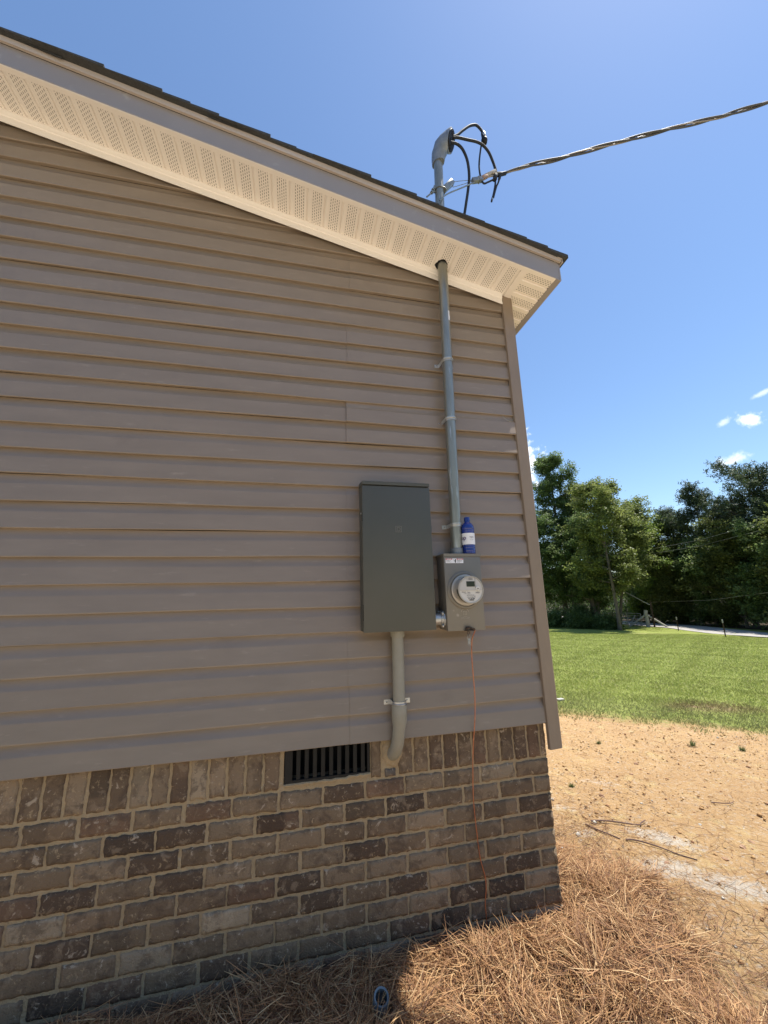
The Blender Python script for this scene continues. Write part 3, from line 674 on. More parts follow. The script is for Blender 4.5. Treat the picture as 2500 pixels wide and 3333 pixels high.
def strand(ph, r, off, name, m_):
    b = MB(); pts = []; s_ = 0; prev = ax[0]
    for p in ax:
        s_ += (p-prev).length; prev = p; a = 2*PI*s_/.74+ph
        k = min(1, s_/.12)
        pts.append(p+Vector((0, math.cos(a), math.sin(a)))*off*k+Vector((0, 0, 0)))
    b.tube(pts, r, 8, False); child(b.build(name, m_, None, smooth=60), sd)
M_strand = mat('weathered_black_strand', (.055, .057, .06), .6, c2=(.09, .09, .09), vscale=20, spec=.3)
strand(0, .0070, .0098, 'strand', M_strand); strand(PI*.85, .0070, .0098, 'strand', M_strand); strand(PI*1.35, .0052, .0085, 'bare_strand', mat('aluminium_strand', (.26, .235, .21), .55, .3))

# ------------------------------------------------------------------ breaker panel
pn = empty('breaker_panel', 'tall dark grey outdoor breaker panel box mounted on the siding', 'electrical panel', loc=(-.813, 0, .509))
b = MB(); b.box(-.9945, -.6335, -.098, -.0005, .511, 1.256, .002); child(b.build('box_body', M_panel, None, smooth=30), pn)
b = MB(); b.box(-.9975, -.6305, -.115, -.0985, .509, 1.2435, .0015); b.box(-.9975, -.9962, -.0985, -.080, .512, 1.243, 0); b.box(-.6318, -.6305, -.0985, -.080, .512, 1.243, 0)
dr = child(b.build('door', M_panel, None, smooth=30), pn)
b = MB()                                           # lid: sloping back, drip lip
ld = [(-.996, -.117, 1.250), (-.6315, -.117, 1.250)]
b.loft([[(x, 0.0, 1.2565), (x, -.1185, 1.2495), (x, -.1185, 1.2655), (x, -.117, 1.2675), (x, 0.0, 1.2800)] for x in (-.9965, -.6315)], True)
child(b.build('lid', M_panel, None, smooth=25), pn)
b = MB()                                           # raised emblem: square frame with a D
def frame(x0, x1, z0, z1, t, y0, y1):
    b.box(x0, x1, y0, y1, z1-t, z1, .0003); b.box(x0, x1, y0, y1, z0, z0+t, .0003); b.box(x0, x0+t, y0, y1, z0+t, z1-t, .0003); b.box(x1-t, x1, y0, y1, z0+t, z1-t, .0003)
frame(-.8255, -.7935, .9995, 1.0315, .0022, -.1165, -.1152)
b.tube([(-.8165, -.1156, 1.0245), (-.8060, -.1156, 1.0245), (-.8015, -.1156, 1.0200), (-.8015, -.1156, 1.0110), (-.8060, -.1156, 1.0065), (-.8165, -.1156, 1.0065), (-.8165, -.1156, 1.0245)], .0013, 6)
o = child(b.build('emblem', mat('emblem_edge', (.17, .17, .155), .35), None), pn)
o.parent = dr; o.matrix_parent_inverse = Matrix()
for q in ((-.9990, -.9974, -.113, -.104, .565, .640), (-.9990, -.9974, -.113, -.104, 1.055, 1.10), (-.6306, -.6292, -.112, -.100, 1.00, 1.035)):
    b = MB(); b.box(*q, 0); child(b.build('hinge_slot', M_hole, None), pn)
b = MB(); b.lathe([(.0, .0035), (.0042, .003), (.005, 0)], (0, 0, 0), 'y', 10); o = b.build('side_screw', M_galv2, None); o.data.transform(Matrix.Translation((-.9950, -.060, 1.105)) @ Matrix.Rotation(-PI/2, 4, 'Z')); child(o, pn)

# ------------------------------------------------------------------ conduit nipple between panel and meter box
np_ = empty('conduit_nipple', 'short steel conduit nipple joining the dark panel to the meter box', 'conduit', loc=(-.6, -.05, .555))
b = MB(); b.lathe([(.030, 0), (.030, .0655)], (-.634, -.058, .557), 'x', 24); child(b.build('pipe', M_galv2, None, smooth=40), np_)
b = MB(); b.lathe([(.030, 0), (.043, 0), (.044, .004), (.043, .008), (.030, .008)], (-.5792, -.058, .557), 'x', 10); b.lathe([(.030, 0), (.036, 0), (.036, .010), (.030, .010)], (-.5895, -.058, .557), 'x', 24)
for a in (.9, 2.4, 4.0): b.box(-.5885, -.580, -.006, .006, -.006, .006, .001, M=Matrix.Translation((0, -.058+.043*math.cos(a), .557+.043*math.sin(a))))
child(b.build('locknut', M_galv2, None, smooth=25), np_)

# ------------------------------------------------------------------ meter box
mt_ = empty('meter_box', 'light grey metal meter socket box with danger sticker, below the steel mast', 'meter box', loc=(-.468, 0, .499))
CX0, CX1, CF = -.5705, -.3655, -.115
b = MB(); b.box(CX0+.002, CX1-.002, -.105, -.0005, .502, .878, .002); child(b.build('box_body', M_can, None, smooth=30), mt_)
b = MB(); b.box(CX0, CX1, CF, -.1055, .499, .8745, .0012); b.box(CX0, CX0+.0012, -.1055, -.092, .502, .874, 0); b.box(CX1-.0012, CX1, -.1055, -.092, .502, .874, 0)
b.lathe([(.097, 0), (.0965, .004), (.091, .009), (.084, .010), (.083, .004), (.079, .004), (.078, .012), (.070, .013)], (-.4655, CF, .700), 'y', 48)
cv = child(b.build('front_cover', M_can, None, smooth=25), mt_)
b = MB(); b.loft([[(x, 0.0, .8785), (x, CF-.003, .8745), (x, CF-.003, .8885), (x, CF-.0015, .8895), (x, 0.0, .8895)] for x in (CX0-.001, CX1+.0055)], True)
child(b.build('lid', M_can, None, smooth=25), mt_)
# sticker
st = MB(); yq = CF-.0004; sx0, sx1, sz0, sz1 = -.5615, -.4625, .8395, .8635
st.box(sx0, sx1, yq-.0003, yq, sz0, sz1, 0)
sk = child(st.build('danger_sticker', M_white, None), mt_); sk.parent = cv; sk.matrix_parent_inverse = Matrix()
def onface(o, par): o.parent = par; return o
for xa_, xb_ in ((sx0+.0008, sx0+.0375), (sx1-.0375, sx1-.0008)):
    b = MB(); b.box(xa_, xb_, yq-.0006, yq-.0004, sz1-.0058, sz1-.0008); onface(b.build('red_band', M_red, None), cv)
onface(text('DANGER', .0056, sx0+.020, sz1-.0052, yq-.0009, M_white, None, 'band_text', 'CENTER', .0001), cv)
onface(text('PELIGRO', .0056, sx1-.019, sz1-.0052, yq-.0009, M_white, None, 'band_text', 'CENTER', .0001), cv)
for q, (xa, xb) in enumerate([(sx0+.003, sx0+.034), (sx1-.036, sx1-.004)]):
    b = MB()
    for i, z in enumerate([.8545, .8520, .8495, .8465, .8430]):
        L_ = (xb-xa)*[.55, .85, .95, .6, .95][(i+q) % 5]; x = xa
        while x < xa+L_: w = random.uniform(.0015, .0045); b.box(x, min(x+w, xa+L_), yq-.0006, yq-.0004, z, z+.0011); x += w+.0008
    onface(b.build('fine_print', M_ink, None), cv)
b = MB(); c = Vector((-.5095, yq-.0007, .8500))     # hand touching a cable
b.add([(c.x+dx, c.y, c.z+dz) for dx, dz in [(.000, .009), (.004, .011), (.0065, .008), (.006, .002), (.0045, -.0085), (.001, -.0095), (-.002, -.003), (-.001, .003)]], [tuple(range(8))])
b.tube([(c.x-.011, c.y, c.z+.008), (c.x-.006, c.y, c.z+.006), (c.x-.006, c.y, c.z+.002), (c.x-.001, c.y, c.z+.003)], .0007, 5); onface(b.build('pictogram', M_ink, None), cv)
# embossed crest on the lower cover
b = MB()
def em(pts, r=.0009): b.tube([(x, CF-.0002, z) for x, z in pts], r, 5)
em([(-.493, .592), (-.488, .600), (-.480, .605), (-.472, .606), (-.464, .605), (-.456, .600), (-.451, .592)]); em([(-.480, .606), (-.476, .612), (-.468, .612), (-.464, .606)])
for x in (-.480, -.472, -.464): em([(x, .574), (x, .594)]); em([(x-.003, .594), (x+.003, .594)])
em([(-.496, .562), (-.478, .566), (-.466, .566), (-.448, .562)]); em([(-.494, .558), (-.450, .558)], .0006)
onface(b.build('embossed_crest', mat('worn_crest', (.40, .37, .32), .35, .3), None), cv)
# latch hasp
b = MB(); obox((-.478, CF-.010, .507), (-.462, CF-.012, .5165), .014, .009, b, .002); obox((-.462, CF-.012, .5165), (-.437, CF-.012, .504), .013, .007, b, .002); b.lathe([(0, .005), (.0065, .004), (.0065, -.004)], (-.4365, CF-.014, .5045), 'y', 14)
obox((-.483, CF-.008, .500), (-.430, CF-.008, .4985), .016, .002, b, .0005)
lt = child(b.build('latch', M_brown, None, smooth=30), mt_)
# the meter itself
me_ = empty('electric_meter', 'round glass fronted electric meter with small dark display on the meter box', 'meter', loc=(-.4655, CF, .70))
b = MB(); b.lathe([(.079, .010), (.079, .016), (.074, .019), (.068, .019), (.0675, .030), (.066, .068), (.0675, .070), (.0690, .0735), (.0675, .0765), (.0635, .0765), (.0632, .0725)], (-.4655, CF, .7005), 'y', 56)
child(b.build('collar', M_ring, None, smooth=28), me_)
FY = CF-.0722
b = MB(); b.lathe([(.0, 0), (.0636, 0)], (-.4655, FY, .7005), 'y', 48); fc = child(b.build('dial_face', M_face, None), me_)
def onm(o): o.parent = fc; return o
b = MB(); pts = [(-.4655+.0605*math.cos(a), .7005+.0605*math.sin(a)) for a in np.linspace(R(-3), R(183), 26)]
vs = [(x, FY-.0030, z) for x, z in pts]; vb = [(x, FY-.0002, z) for x, z in pts]; n = len(pts)
b.add(vs+vb, [tuple(range(n))]+[(i, (i+1) % n, n+(i+1) % n, n+i) for i in range(n)]); onm(b.build('upper_shell', M_face2, None, smooth=30))
b = MB(); b.box(-.4885, -.4435, FY-.0042, FY-.0032, .7150, .7415, .0004); onm(b.build('display', M_lcd, None))
b = MB(); b.tube([(-.4405, FY-.0032, .7565), (-.4405, FY-.0032, .708)], .0008, 5); b.tube([(-.4405, FY-.0032, .708), (-.4360, FY-.0032, .701)], .0008, 5); onm(b.build('seam_line', M_ink, None))
b = MB(); b.lathe([(0, .007), (.0105, .0065), (.0115, .0032)], (-.4290, FY, .7065), 'y', 20); op = onm(b.build('optical_port', M_face, None, smooth=40))
b = MB(); b.lathe([(0, .0076), (.0024, .0076), (.0024, .006)], (-.4325, FY, .7045), 'y', 10); b.lathe([(0, .0076), (.0024, .0076), (.0024, .006)], (-.4260, FY, .7045), 'y', 10); onm(b.build('port_dot', M_ink, None))
b = MB(); b.box(-.5245, -.4060, FY-.0035, FY-.0002, .6965, .6982); onm(b.build('divider', M_ring, None))
def mtx(s_, size, x, z, al='LEFT', bo=0, yy=-.0006): onm(text(s_, size, x, z, FY+yy, M_ink, None, 'dial_print', al, bo))
mtx('Aclara', .0088, -.5150, .6865); mtx('I-210+', .0050, -.5030, .6800)
mtx('CL 200   240V   3W   60Hz', .0036, -.4690, .6735, 'CENTER'); mtx('TYPE I210+  FM 2S  TA 30  Kh 7.2', .0033, -.4655, .6695, 'CENTER')
mtx('Coosa Valley EC', .0068, -.4645, .6615, 'CENTER'); mtx('99 148 984', .0078, -.4645, .6535, 'CENTER', .0002)
mtx('99 994 984', .0046, -.4400, .6860); 
b = MB()
def bars(x0, x1, z0, z1):
    x = x0
    while x < x1: w = random.choice([.0006, .0006, .001]); b.box(x, x+w, FY-.0008, FY-.0002, z0, z1); x += w+.0006
bars(-.4400, -.4190, .6825, .6850); onm(b.build('barcode', M_ink, None)); b = MB(); bars(-.4760, -.4530, .6470, .6525); onm(b.build('barcode', M_ink, None)); b = MB()
b.box(-.4840, -.4700, FY-.0006, FY-.0002, .6890, .6896); b.box(-.4840, -.4700, FY-.0006, FY-.0002, .6795, .6801); b.box(-.4840, -.4834, FY-.0006, FY-.0002, .6801, .6890); b.box(-.4706, -.4700, FY-.0006, FY-.0002, .6801, .6890)
b.box(-.482, -.472, FY-.0006, FY-.0002, .6835, .6860)
onm(b.build('data_square', M_ink, None))
b = MB()
for z in (.7500, .7565): b.box(-.4760, -.4530, FY-.0036, FY-.0031, z-.0014, z+.0018); b.box(-.4890, -.4790, FY-.0036, FY-.0031, z-.0003, z+.0005)
b.box(-.4735, -.4600, FY-.0036, FY-.0031, .7612, .7618)
onm(b.build('nameplate', mat('grey_print', (.10, .095, .09), .6), None))
b = MB(); a0 = R(178); pts1 = []
for k in range(14):
    a = a0+R(105)*k/13; pts1.append([(-.4655+.0668*math.cos(a), CF-.050, .7005+.0668*math.sin(a)), (-.4655+.0680*math.cos(a), CF-.068, .7005+.0680*math.sin(a))])
b.add([p for q in pts1 for p in q], [(2*k, 2*k+1, 2*k+3, 2*k+2) for k in range(13)]); child(b.build('side_window', mat('green_dark', (.03, .04, .025), .3), None), me_)
# seal hanging from the latch
sl2 = empty('hanging_seal', 'small clear plastic security seal hanging under the meter box latch', 'seal', loc=(-.467, -.125, .49))
b = MB(); b.tube([(-.467+.0065*math.cos(a), -.127, .4885+.0065*math.sin(a)) for a in np.linspace(0, 2*PI, 14)], .0014, 6, False); child(b.build('ring', M_brown, None, smooth=60), sl2)
b = MB(); pts = [(-.4715, .476), (-.4725, .470), (-.4725, .436)]+[(-.466+.0065*math.cos(a), .434+.0065*math.sin(a)) for a in np.linspace(PI, 2*PI, 8)]+[(-.4595, .470), (-.4605, .476), (-.466, .482), (-.4715, .476)]
b.tube([(x, -.127, z) for x, z in pts], .0013, 6); child(b.build('clear_loop', M_seal, None, smooth=60), sl2)
b = MB(); b.box(-.4712, -.4608, -.130, -.124, .4335, .4625, .002); child(b.build('clear_body', M_seal, None, smooth=40), sl2)

# ------------------------------------------------------------------ copper ground wire
cable('ground_wire', 'thin bare copper ground wire hanging from the meter box down to the pine straw', [(-.4335, -.130, .5045), (-.431, -.128, .497), (-.4375, -.105, .46), (-.441, -.10, .43), (-.4365, -.085, .40), (-.434, -.075, .352), (-.424, -.055, .29), (-.418, -.045, .19), (-.4165, -.035, .122), (-.418, -.022, .046), (-.429, -.008, -.067), (-.434, .004, -.173), (-.438, .012, -.314), (-.430, .016, -.46), (-.4205, .018, -.563), (-.402, .018, -.640), (-.402, .015, -.69), (-.412, .014, -.749), (-.411, .010, -.842), (-.409, .006, -.93)], .0024, M_copper, 'wire', n=8)

# ------------------------------------------------------------------ PVC conduit under the panel
pv = empty('pvc_conduit', 'grey plastic conduit from the panel bottom curving into the brick wall', 'conduit', loc=(-.815, -.045, .5))
b = MB(); b.tube([(-.8145, -.045, .512), (-.815, -.045, .35), (-.8165, -.045, .16)], .0295, 24); child(b.build('pipe', M_pvc, None, smooth=40), pv)
b = MB(); b.lathe([(.0300, .0), (.0335, .0), (.0345, .002), (.0345, .030), (.033, .031)], (-.8145, -.045, .4785), n=24)
for k in range(24): a = 2*PI*k/24; b.box(-.001, .001, .034, .0355, .481, .509, 0, M=Matrix.Translation((-.8145, -.045, 0)) @ Matrix.Rotation(a, 4, 'Z'))
child(b.build('adapter', M_pvc, None, smooth=30), pv)
b = MB(); b.tube([(-.8165, -.045, .166), (-.817, -.045, .158), (-.8175, -.044, .095), (-.818, -.043, .083), (-.820, -.042, .06), (-.823, -.036, .02), (-.826, -.022, -.018), (-.831, -.004, -.048), (-.836, .018, -.068), (-.840, .05, -.08)], [.0358, .0368, .0368, .0345, .0303, .0303, .0303, .0303, .0303, .0303], 24)
child(b.build('elbow', M_pvc, None, smooth=35), pv)
strap('pipe_strap', 'shiny two hole strap clamping the grey plastic conduit to the lowest siding', .1705, (-.8168, -.045), .0305, M_galv2, 'zinc strap on the plastic conduit', tab=.036)

# ------------------------------------------------------------------ blue bottle on the meter box
bt = empty('bottle', 'blue plastic bottle with white label standing on top of the meter box', 'bottle', loc=(-.4045, -.072, .8895))
b = MB(); r_ = .0355
pr = [(0, .0), (r_*.9, .0), (r_, .004), (r_, .010), (r_*.97, .013), (r_, .016), (r_, .028), (r_*.965, .031), (r_, .034), (r_, .040), (r_*.965, .043), (r_, .046), (r_*.985, .050), (r_*.985, .115), (r_, .119), (r_*.96, .122), (r_, .125), (r_, .131), (r_*.96, .134), (r_, .137), (r_*.99, .148), (r_*.88, .160), (r_*.66, .170), (r_*.44, .176), (r_*.40, .180), (r_*.40, .186), (0, .186)]
b.lathe(pr, (-.4045, -.072, .8895), n=32); child(b.build('bottle_body', M_blue, None, smooth=45), bt)
b = MB(); b.lathe([(.0, .205), (.0150, .205), (.0162, .203), (.0162, .184), (.0150, .183)], (-.4045, -.072, .8895), n=24)
child(b.build('cap', M_blue, None, smooth=30), bt)
b = MB(); vs = []
for z in (.0515, .1135):
    for k in range(25): a = R(-200)+R(190)*k/24; vs.append((-.4045+(r_*.985+.0006)*math.cos(a), -.072+(r_*.985+.0006)*math.sin(a), .8895+z))
b.add(vs, [(k, k+1, k+26, k+25) for k in range(24)]); lb = child(b.build('label', M_white, None, smooth=60), bt)
def oncyl(o, a_c):
    """wrap a flat mark (x,z in metres around 0) on the bottle at angle a_c"""
    for v in o.data.vertices:
        a = a_c+v.co.x/r_; v.co = ((r_*.985+.0010)*math.cos(a)-.4045, (r_*.985+.0010)*math.sin(a)-.072, .8895+v.co.z)
    o.parent = lb
oncyl(text('p', .034, 0, .078, 0, M_purple, None, 'label_letter', 'CENTER', .0006), R(-146)); oncyl(text('o', .030, 0, .078, 0, M_purple, None, 'label_letter', 'CENTER', .0006), R(-170))
oncyl(text('Isopropyl', .0062, 0, .090, 0, M_ink, None, 'label_text', 'CENTER', .0002), R(-84)); oncyl(text('RUBBING 70%', .0040, 0, .0845, 0, M_ink, None, 'label_text', 'CENTER'), R(-84)); oncyl(text('ALCOHOL', .0045, 0, .075, 0, M_ink, None, 'label_text', 'CENTER'), R(-84))

# scrap stuck under a lap near the corner post
cable('plastic_strip', 'thin curled clear plastic strip caught under the siding beside the corner post', [(-.080, -.003, 1.768), (-.066, -.008, 1.750), (-.046, -.012, 1.733), (-.030, -.012, 1.735), (-.008, -.012, 1.752)], .0016, M_seal, 'scrap', n=6)

# ------------------------------------------------------------------ terrain
def G(x, y):
    t = .7*x+.7*y
    return -.90-.0385*np.clip(t-1, 0, 30)+.0 
def fbm(x, y, s=1.0, seed=0):
    return (np.sin(x*1.3*s+seed)*np.cos(y*1.7*s+seed*2)+.5*np.sin(x*3.1*s+y*2.3*s+seed)+.25*np.sin(x*7.7*s-y*5.9*s+seed*3)+.12*np.sin(x*17*s+y*13*s))/1.9
def bedh(x, y):
    """height of the pine straw mound above the dirt, 0 outside the bed"""
    wide = .62+.5*np.exp(-((x-.1)/.5)**2)
    # distance beyond the straw edge on the right side of the corner
    edge = .60+.10*np.sin(y*7+1)-.32*np.clip(-y-.10, 0, 1.2)+.05*np.sin(y*17)
    r_ = np.clip((edge-x)/.30, 0, 1)
    top = np.clip((.72-.35*np.clip(x, 0, 2)-y+.05*np.sin(x*13))/.35, 0, 1)
    f = np.where(x < .0, 1, r_)*top*np.clip(1-np.clip((-y-wide)/.18, 0, 1), 0, 1)
    return f*(.048+.024*fbm(x, y, 6, 2)+.010*fbm(x, y, 14, 5)+.035*np.exp(-((x-.12)**2+(y+.35)**2)/.05)+.02*np.exp(-((x-.3)**2+(y-.05)**2)/.03))
def axis_(a, b, fine0, fine1, st):
    xs_ = list(np.arange(fine0, fine1, st)); x = fine0; s_ = st
    while x > a: s_ *= 1.25; x -= s_; xs_.insert(0, x)
    x = xs_[-1]; s_ = st
    while x < b: s_ *= 1.22; x += s_; xs_.append(x)
    return np.array(xs_)
gx = axis_(-400, 500, -1.2, 5.2, .035); gy = axis_(-300, 600, -1.6, 4.2, .035)
XX, YY = np.meshgrid(gx, gy); near = np.exp(-((XX/9)**2+(YY/9)**2))
ZZ = G(XX, YY)+near*(.010*fbm(XX, YY, 2.2, 1)+.005*fbm(XX, YY, 8, 4)+.0035*fbm(XX, YY, 23, 6))+(1-near)*.05*fbm(XX, YY, .12, 3)
inside = (XX < .0) & (YY > .03)
Vg = np.c_[XX.ravel(), YY.ravel(), ZZ.ravel()]; nx, ny = len(gx), len(gy)
idx = np.arange(nx*ny).reshape(ny, nx); Fg = np.c_[idx[:-1, :-1].ravel(), idx[:-1, 1:].ravel(), idx[1:, 1:].ravel(), idx[1:, :-1].ravel()]
def ground_mat():
    mt = bpy.data.materials.new('dirt_and_lawn'); mt.use_nodes = True; t = mt.node_tree; N = t.nodes; L = t.links; b = N['Principled BSDF']; b.inputs['Roughness'].default_value = .95; b.inputs['Specular IOR Level'].default_value = .15
    cc = N.new('ShaderNodeTexCoord'); V_ = cc.outputs['Object']
    def ns(scale, lo, hi, off=0, det=6, stretch=(1, 1, 1)):
        n = N.new('ShaderNodeTexNoise'); n.inputs['Scale'].default_value = scale; n.inputs['Detail'].default_value = det; n.inputs['Roughness'].default_value = .65
        mp = N.new('ShaderNodeMapping'); mp.inputs['Location'].default_value = (off, off, 0); mp.inputs['Scale'].default_value = stretch; L.new(V_, mp.inputs[0]); L.new(mp.outputs[0], n.inputs['Vector'])
        r = N.new('ShaderNodeMapRange'); L.new(n.outputs['Fac'], r.inputs['Value']); r.inputs['From Min'].default_value = lo; r.inputs['From Max'].default_value = hi; return r.outputs[0]
    def mx(fac, A, B):
        m_ = N.new('ShaderNodeMix'); m_.data_type = 'RGBA'
        if isinstance(fac, float): m_.inputs['Factor'].default_value = fac
        else: L.new(fac, m_.inputs['Factor'])
        for s, v in (('A', A), ('B', B)):
            if isinstance(v, tuple): m_.inputs[s].default_value = (*v, 1)
            else: L.new(v, m_.inputs[s])
        return m_.outputs['Result']
    def mt_(op, a, b_=None):
        n = N.new('ShaderNodeMath'); n.operation = op
        for i, v in enumerate((a, b_)):
            if v is None: continue
            if isinstance(v, (int, float)): n.inputs[i].default_value = v
            else: L.new(v, n.inputs[i])
        return n.outputs[0]
    dirt = mx(ns(1.8, .35, .65, 3, stretch=(1, 1.8, 1)), (.57, .368, .178), (.50, .31, .148))
    dirt = mx(ns(5, .55, .72, 8), dirt, (.64, .47, .22))
    dirt = mx(ns(30, .56, .68, 12), dirt, (.34, .195, .09))
    dirt = mx(ns(160, .60, .70, 15), dirt, (.27, .155, .08))
    sx = N.new('ShaderNodeSeparateXYZ'); L.new(V_, sx.inputs[0]); X, Y = sx.outputs[0], sx.outputs[1]
    # spilled pale cement dust patches
    def blob(cx, cy, a, w, h, gain=1.0):
        dx = mt_('SUBTRACT', X, cx); dy = mt_('SUBTRACT', Y, cy); c, s = math.cos(a), math.sin(a)
        u = mt_('DIVIDE', mt_('ADD', mt_('MULTIPLY', dx, c), mt_('MULTIPLY', dy, s)), w); v = mt_('DIVIDE', mt_('ADD', mt_('MULTIPLY', dx, -s), mt_('MULTIPLY', dy, c)), h)
        r2 = mt_('ADD', mt_('MULTIPLY', u, u), mt_('MULTIPLY', v, v)); return mt_('MULTIPLY', mt_('MAXIMUM', mt_('SUBTRACT', 1.0, r2), 0.0), gain)
    p = blob(1.06, .45, -.9, .26, .10, 1.2)
    for q in [(.84, .20, -.5, .22, .12, 1.2), (1.02, .0, -.6, .30, .12, 1.2), (1.25, -.18, -.6, .3, .08, .9), (.42, 1.1, .4, .35, .10, .6), (.62, .62, .2, .10, .05, .8), (1.3, 1.3, -.6, .2, .08, .5), (.7, .95, -.3, .15, .06, .6)]: p = mt_('MAXIMUM', p, blob(*q))
    pf = N.new('ShaderNodeMapRange'); L.new(mt_('ADD', p, mt_('MULTIPLY', mt_('SUBTRACT', ns(38, .3, .7, 21, 9), .55), 1.9)), pf.inputs['Value']); pf.inputs['From Min'].default_value = .0; pf.inputs['From Max'].default_value = 1.1
    dirt = mx(mt_('MULTIPLY', pf.outputs[0], .68), dirt, (.66, .62, .54))
    bounce_fac = N.new('ShaderNodeMapRange'); L.new(mt_('ADD', mt_('MULTIPLY', Y, -1.0), mt_('MULTIPLY', ns(1.3, .3, .7, 61), .5)), bounce_fac.inputs['Value']); bounce_fac.inputs['From Min'].default_value = .8; bounce_fac.inputs['From Max'].default_value = 1.5
    dirt = mx(mt_('MULTIPLY', bounce_fac.outputs[0], .8), dirt, (.66, .56, .42))  # dirt out of view paled to bounce more warm light onto the wall
    gr = mx(ns(.9, .35, .65, 31, stretch=(.6, 2.2, 1)), (.26, .30, .07), (.31, .33, .095))
    gr = mx(ns(14, .45, .65, 35), gr, (.21, .26, .06)); gr = mx(ns(60, .55, .7, 37), gr, (.26, .27, .11))
    bp_ = blob(5.0, 3.2, -.4, .9, .35, 1.0); gr = mx(mt_('MULTIPLY', bp_, ns(6, .3, .6, 41)), gr, (.30, .21, .12))
    bp2 = blob(21.5, 20.0, -.7, 2.2, .5, 1.0); gr = mx(mt_('MULTIPLY', bp2, .6), gr, (.4, .34, .18))
    s_ = mt_('ADD', mt_('MULTIPLY', X, .64), mt_('MULTIPLY', Y, .77))
    s_ = mt_('ADD', s_, mt_('MULTIPLY', mt_('SUBTRACT', ns(1.1, 0, 1, 51), .5), .9)); s_ = mt_('ADD', s_, mt_('MULTIPLY', mt_('SUBTRACT', ns(9, 0, 1, 55), .5), 1.1))
    f = N.new('ShaderNodeMapRange'); L.new(s_, f.inputs['Value']); f.inputs['From Min'].default_value = 4.15; f.inputs['From Max'].default_value = 4.7
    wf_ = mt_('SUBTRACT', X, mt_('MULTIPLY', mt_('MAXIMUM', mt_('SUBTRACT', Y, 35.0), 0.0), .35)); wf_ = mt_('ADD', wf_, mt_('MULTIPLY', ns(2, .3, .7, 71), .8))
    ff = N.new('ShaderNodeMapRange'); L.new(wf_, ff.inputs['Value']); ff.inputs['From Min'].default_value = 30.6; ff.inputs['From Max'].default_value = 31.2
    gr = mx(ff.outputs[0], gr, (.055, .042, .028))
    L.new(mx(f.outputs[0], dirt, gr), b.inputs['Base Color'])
    n = N.new('ShaderNodeTexNoise'); n.inputs['Scale'].default_value = 45; n.inputs['Detail'].default_value = 8; n.inputs['Roughness'].default_value = .75; L.new(V_, n.inputs['Vector'])
    bp = N.new('ShaderNodeBump'); bp.inputs['Strength'].default_value = 1.0; bp.inputs['Distance'].default_value = .03; L.new(n.outputs['Fac'], bp.inputs['Height']); L.new(bp.outputs[0], b.inputs['Normal'])
    return mt
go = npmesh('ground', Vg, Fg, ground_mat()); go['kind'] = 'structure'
go.data.polygons.foreach_set('use_smooth', [True]*len(go.data.polygons))
def strip(name, A, B, dz, m_):
    A = catmull([(x, y, 0) for x, y in A], 8); B = catmull([(x, y, 0) for x, y in B], 8); vs = []; n = 6
    for a, b_ in zip(A, B):
        for k in range(n+1):
            p = a.lerp(b_, k/n); vs.append((p.x+(.15*mnoise.noise(p*1.5) if k in (0, n) else 0), p.y, 0))
    vs = np.array(vs); e = (1-np.exp(-((vs[:, 0]/9)**2+(vs[:, 1]/9)**2)))*.05*fbm(vs[:, 0], vs[:, 1], .12, 3); vs[:, 2] = G(vs[:, 0], vs[:, 1])+e+dz
    F_ = np.array([(i*(n+1)+k, i*(n+1)+k+1, (i+1)*(n+1)+k+1, (i+1)*(n+1)+k) for i in range(len(A)-1) for k in range(n)])
    o = npmesh(name, vs, F_, m_); o['kind'] = 'structure'
def Gz(x, y): return float(G(x, y)+(1-math.exp(-((x/9)**2+(y/9)**2)))*.05*fbm(np.array(x), np.array(y), .12, 3))
strip('gravel_road', [(16, -30), (20.3, -6), (22.6, 7), (24.1, 15), (25.9, 20.8), (26.9, 24.2), (26.8, 29.5), (27.5, 36), (31, 52), (40, 80)], [(20, -30), (24.3, -6), (26.4, 7), (27.8, 15), (29.2, 20.8), (29.9, 24.2), (30.0, 29.5), (31, 36), (34.5, 52), (44, 80)], .045, M_road)

# ------------------------------------------------------------------ vegetation generators
def leaves(C, n_each, spread, size, cols, up_bias=.6, blade=False, flat=.6):
    """C (m,3) clump centres -> quads scattered about each; returns V,F,cols"""
    m_ = len(C); n = m_*n_each
    P_ = np.repeat(C, n_each, 0)+rng.normal(0, 1, (n, 3))*np.array([spread, spread, spread*flat])
    nr = rng.normal(0, 1, (n, 3)); nr[:, 2] = np.abs(nr[:, 2])+up_bias; nr /= np.linalg.norm(nr, axis=1)[:, None]
    a = np.cross(nr, rng.normal(0, 1, (n, 3))); a /= np.linalg.norm(a, axis=1)[:, None]; b = np.cross(nr, a)
    s = size*rng.uniform(.6, 1.35, (n, 1)); w = .24 if blade else .62
    V = np.stack([P_-a*s*.5, P_+b*s*w*.5, P_+a*s*.5, P_-b*s*w*.5], 1).reshape(-1, 3)
    base = cols[rng.integers(0, len(cols), m_)]; cc = np.repeat(base, n_each, 0)*rng.uniform(.7, 1.35, (n, 1)); cc = np.repeat(cc, 4, 0)
    F = np.arange(n*4).reshape(-1, 4); return V, F, cc
DEC = np.array([(.12, .18, .055), (.15, .215, .065), (.095, .145, .045), (.21, .27, .11)])
OLV = np.array([(.17, .205, .055), (.20, .235, .066), (.135, .17, .048), (.24, .27, .085)])
LIM = np.array([(.13, .19, .035), (.16, .21, .045), (.11, .16, .03)])
PIN = np.array([(.06, .085, .04), (.075, .105, .05), (.095, .125, .055)])
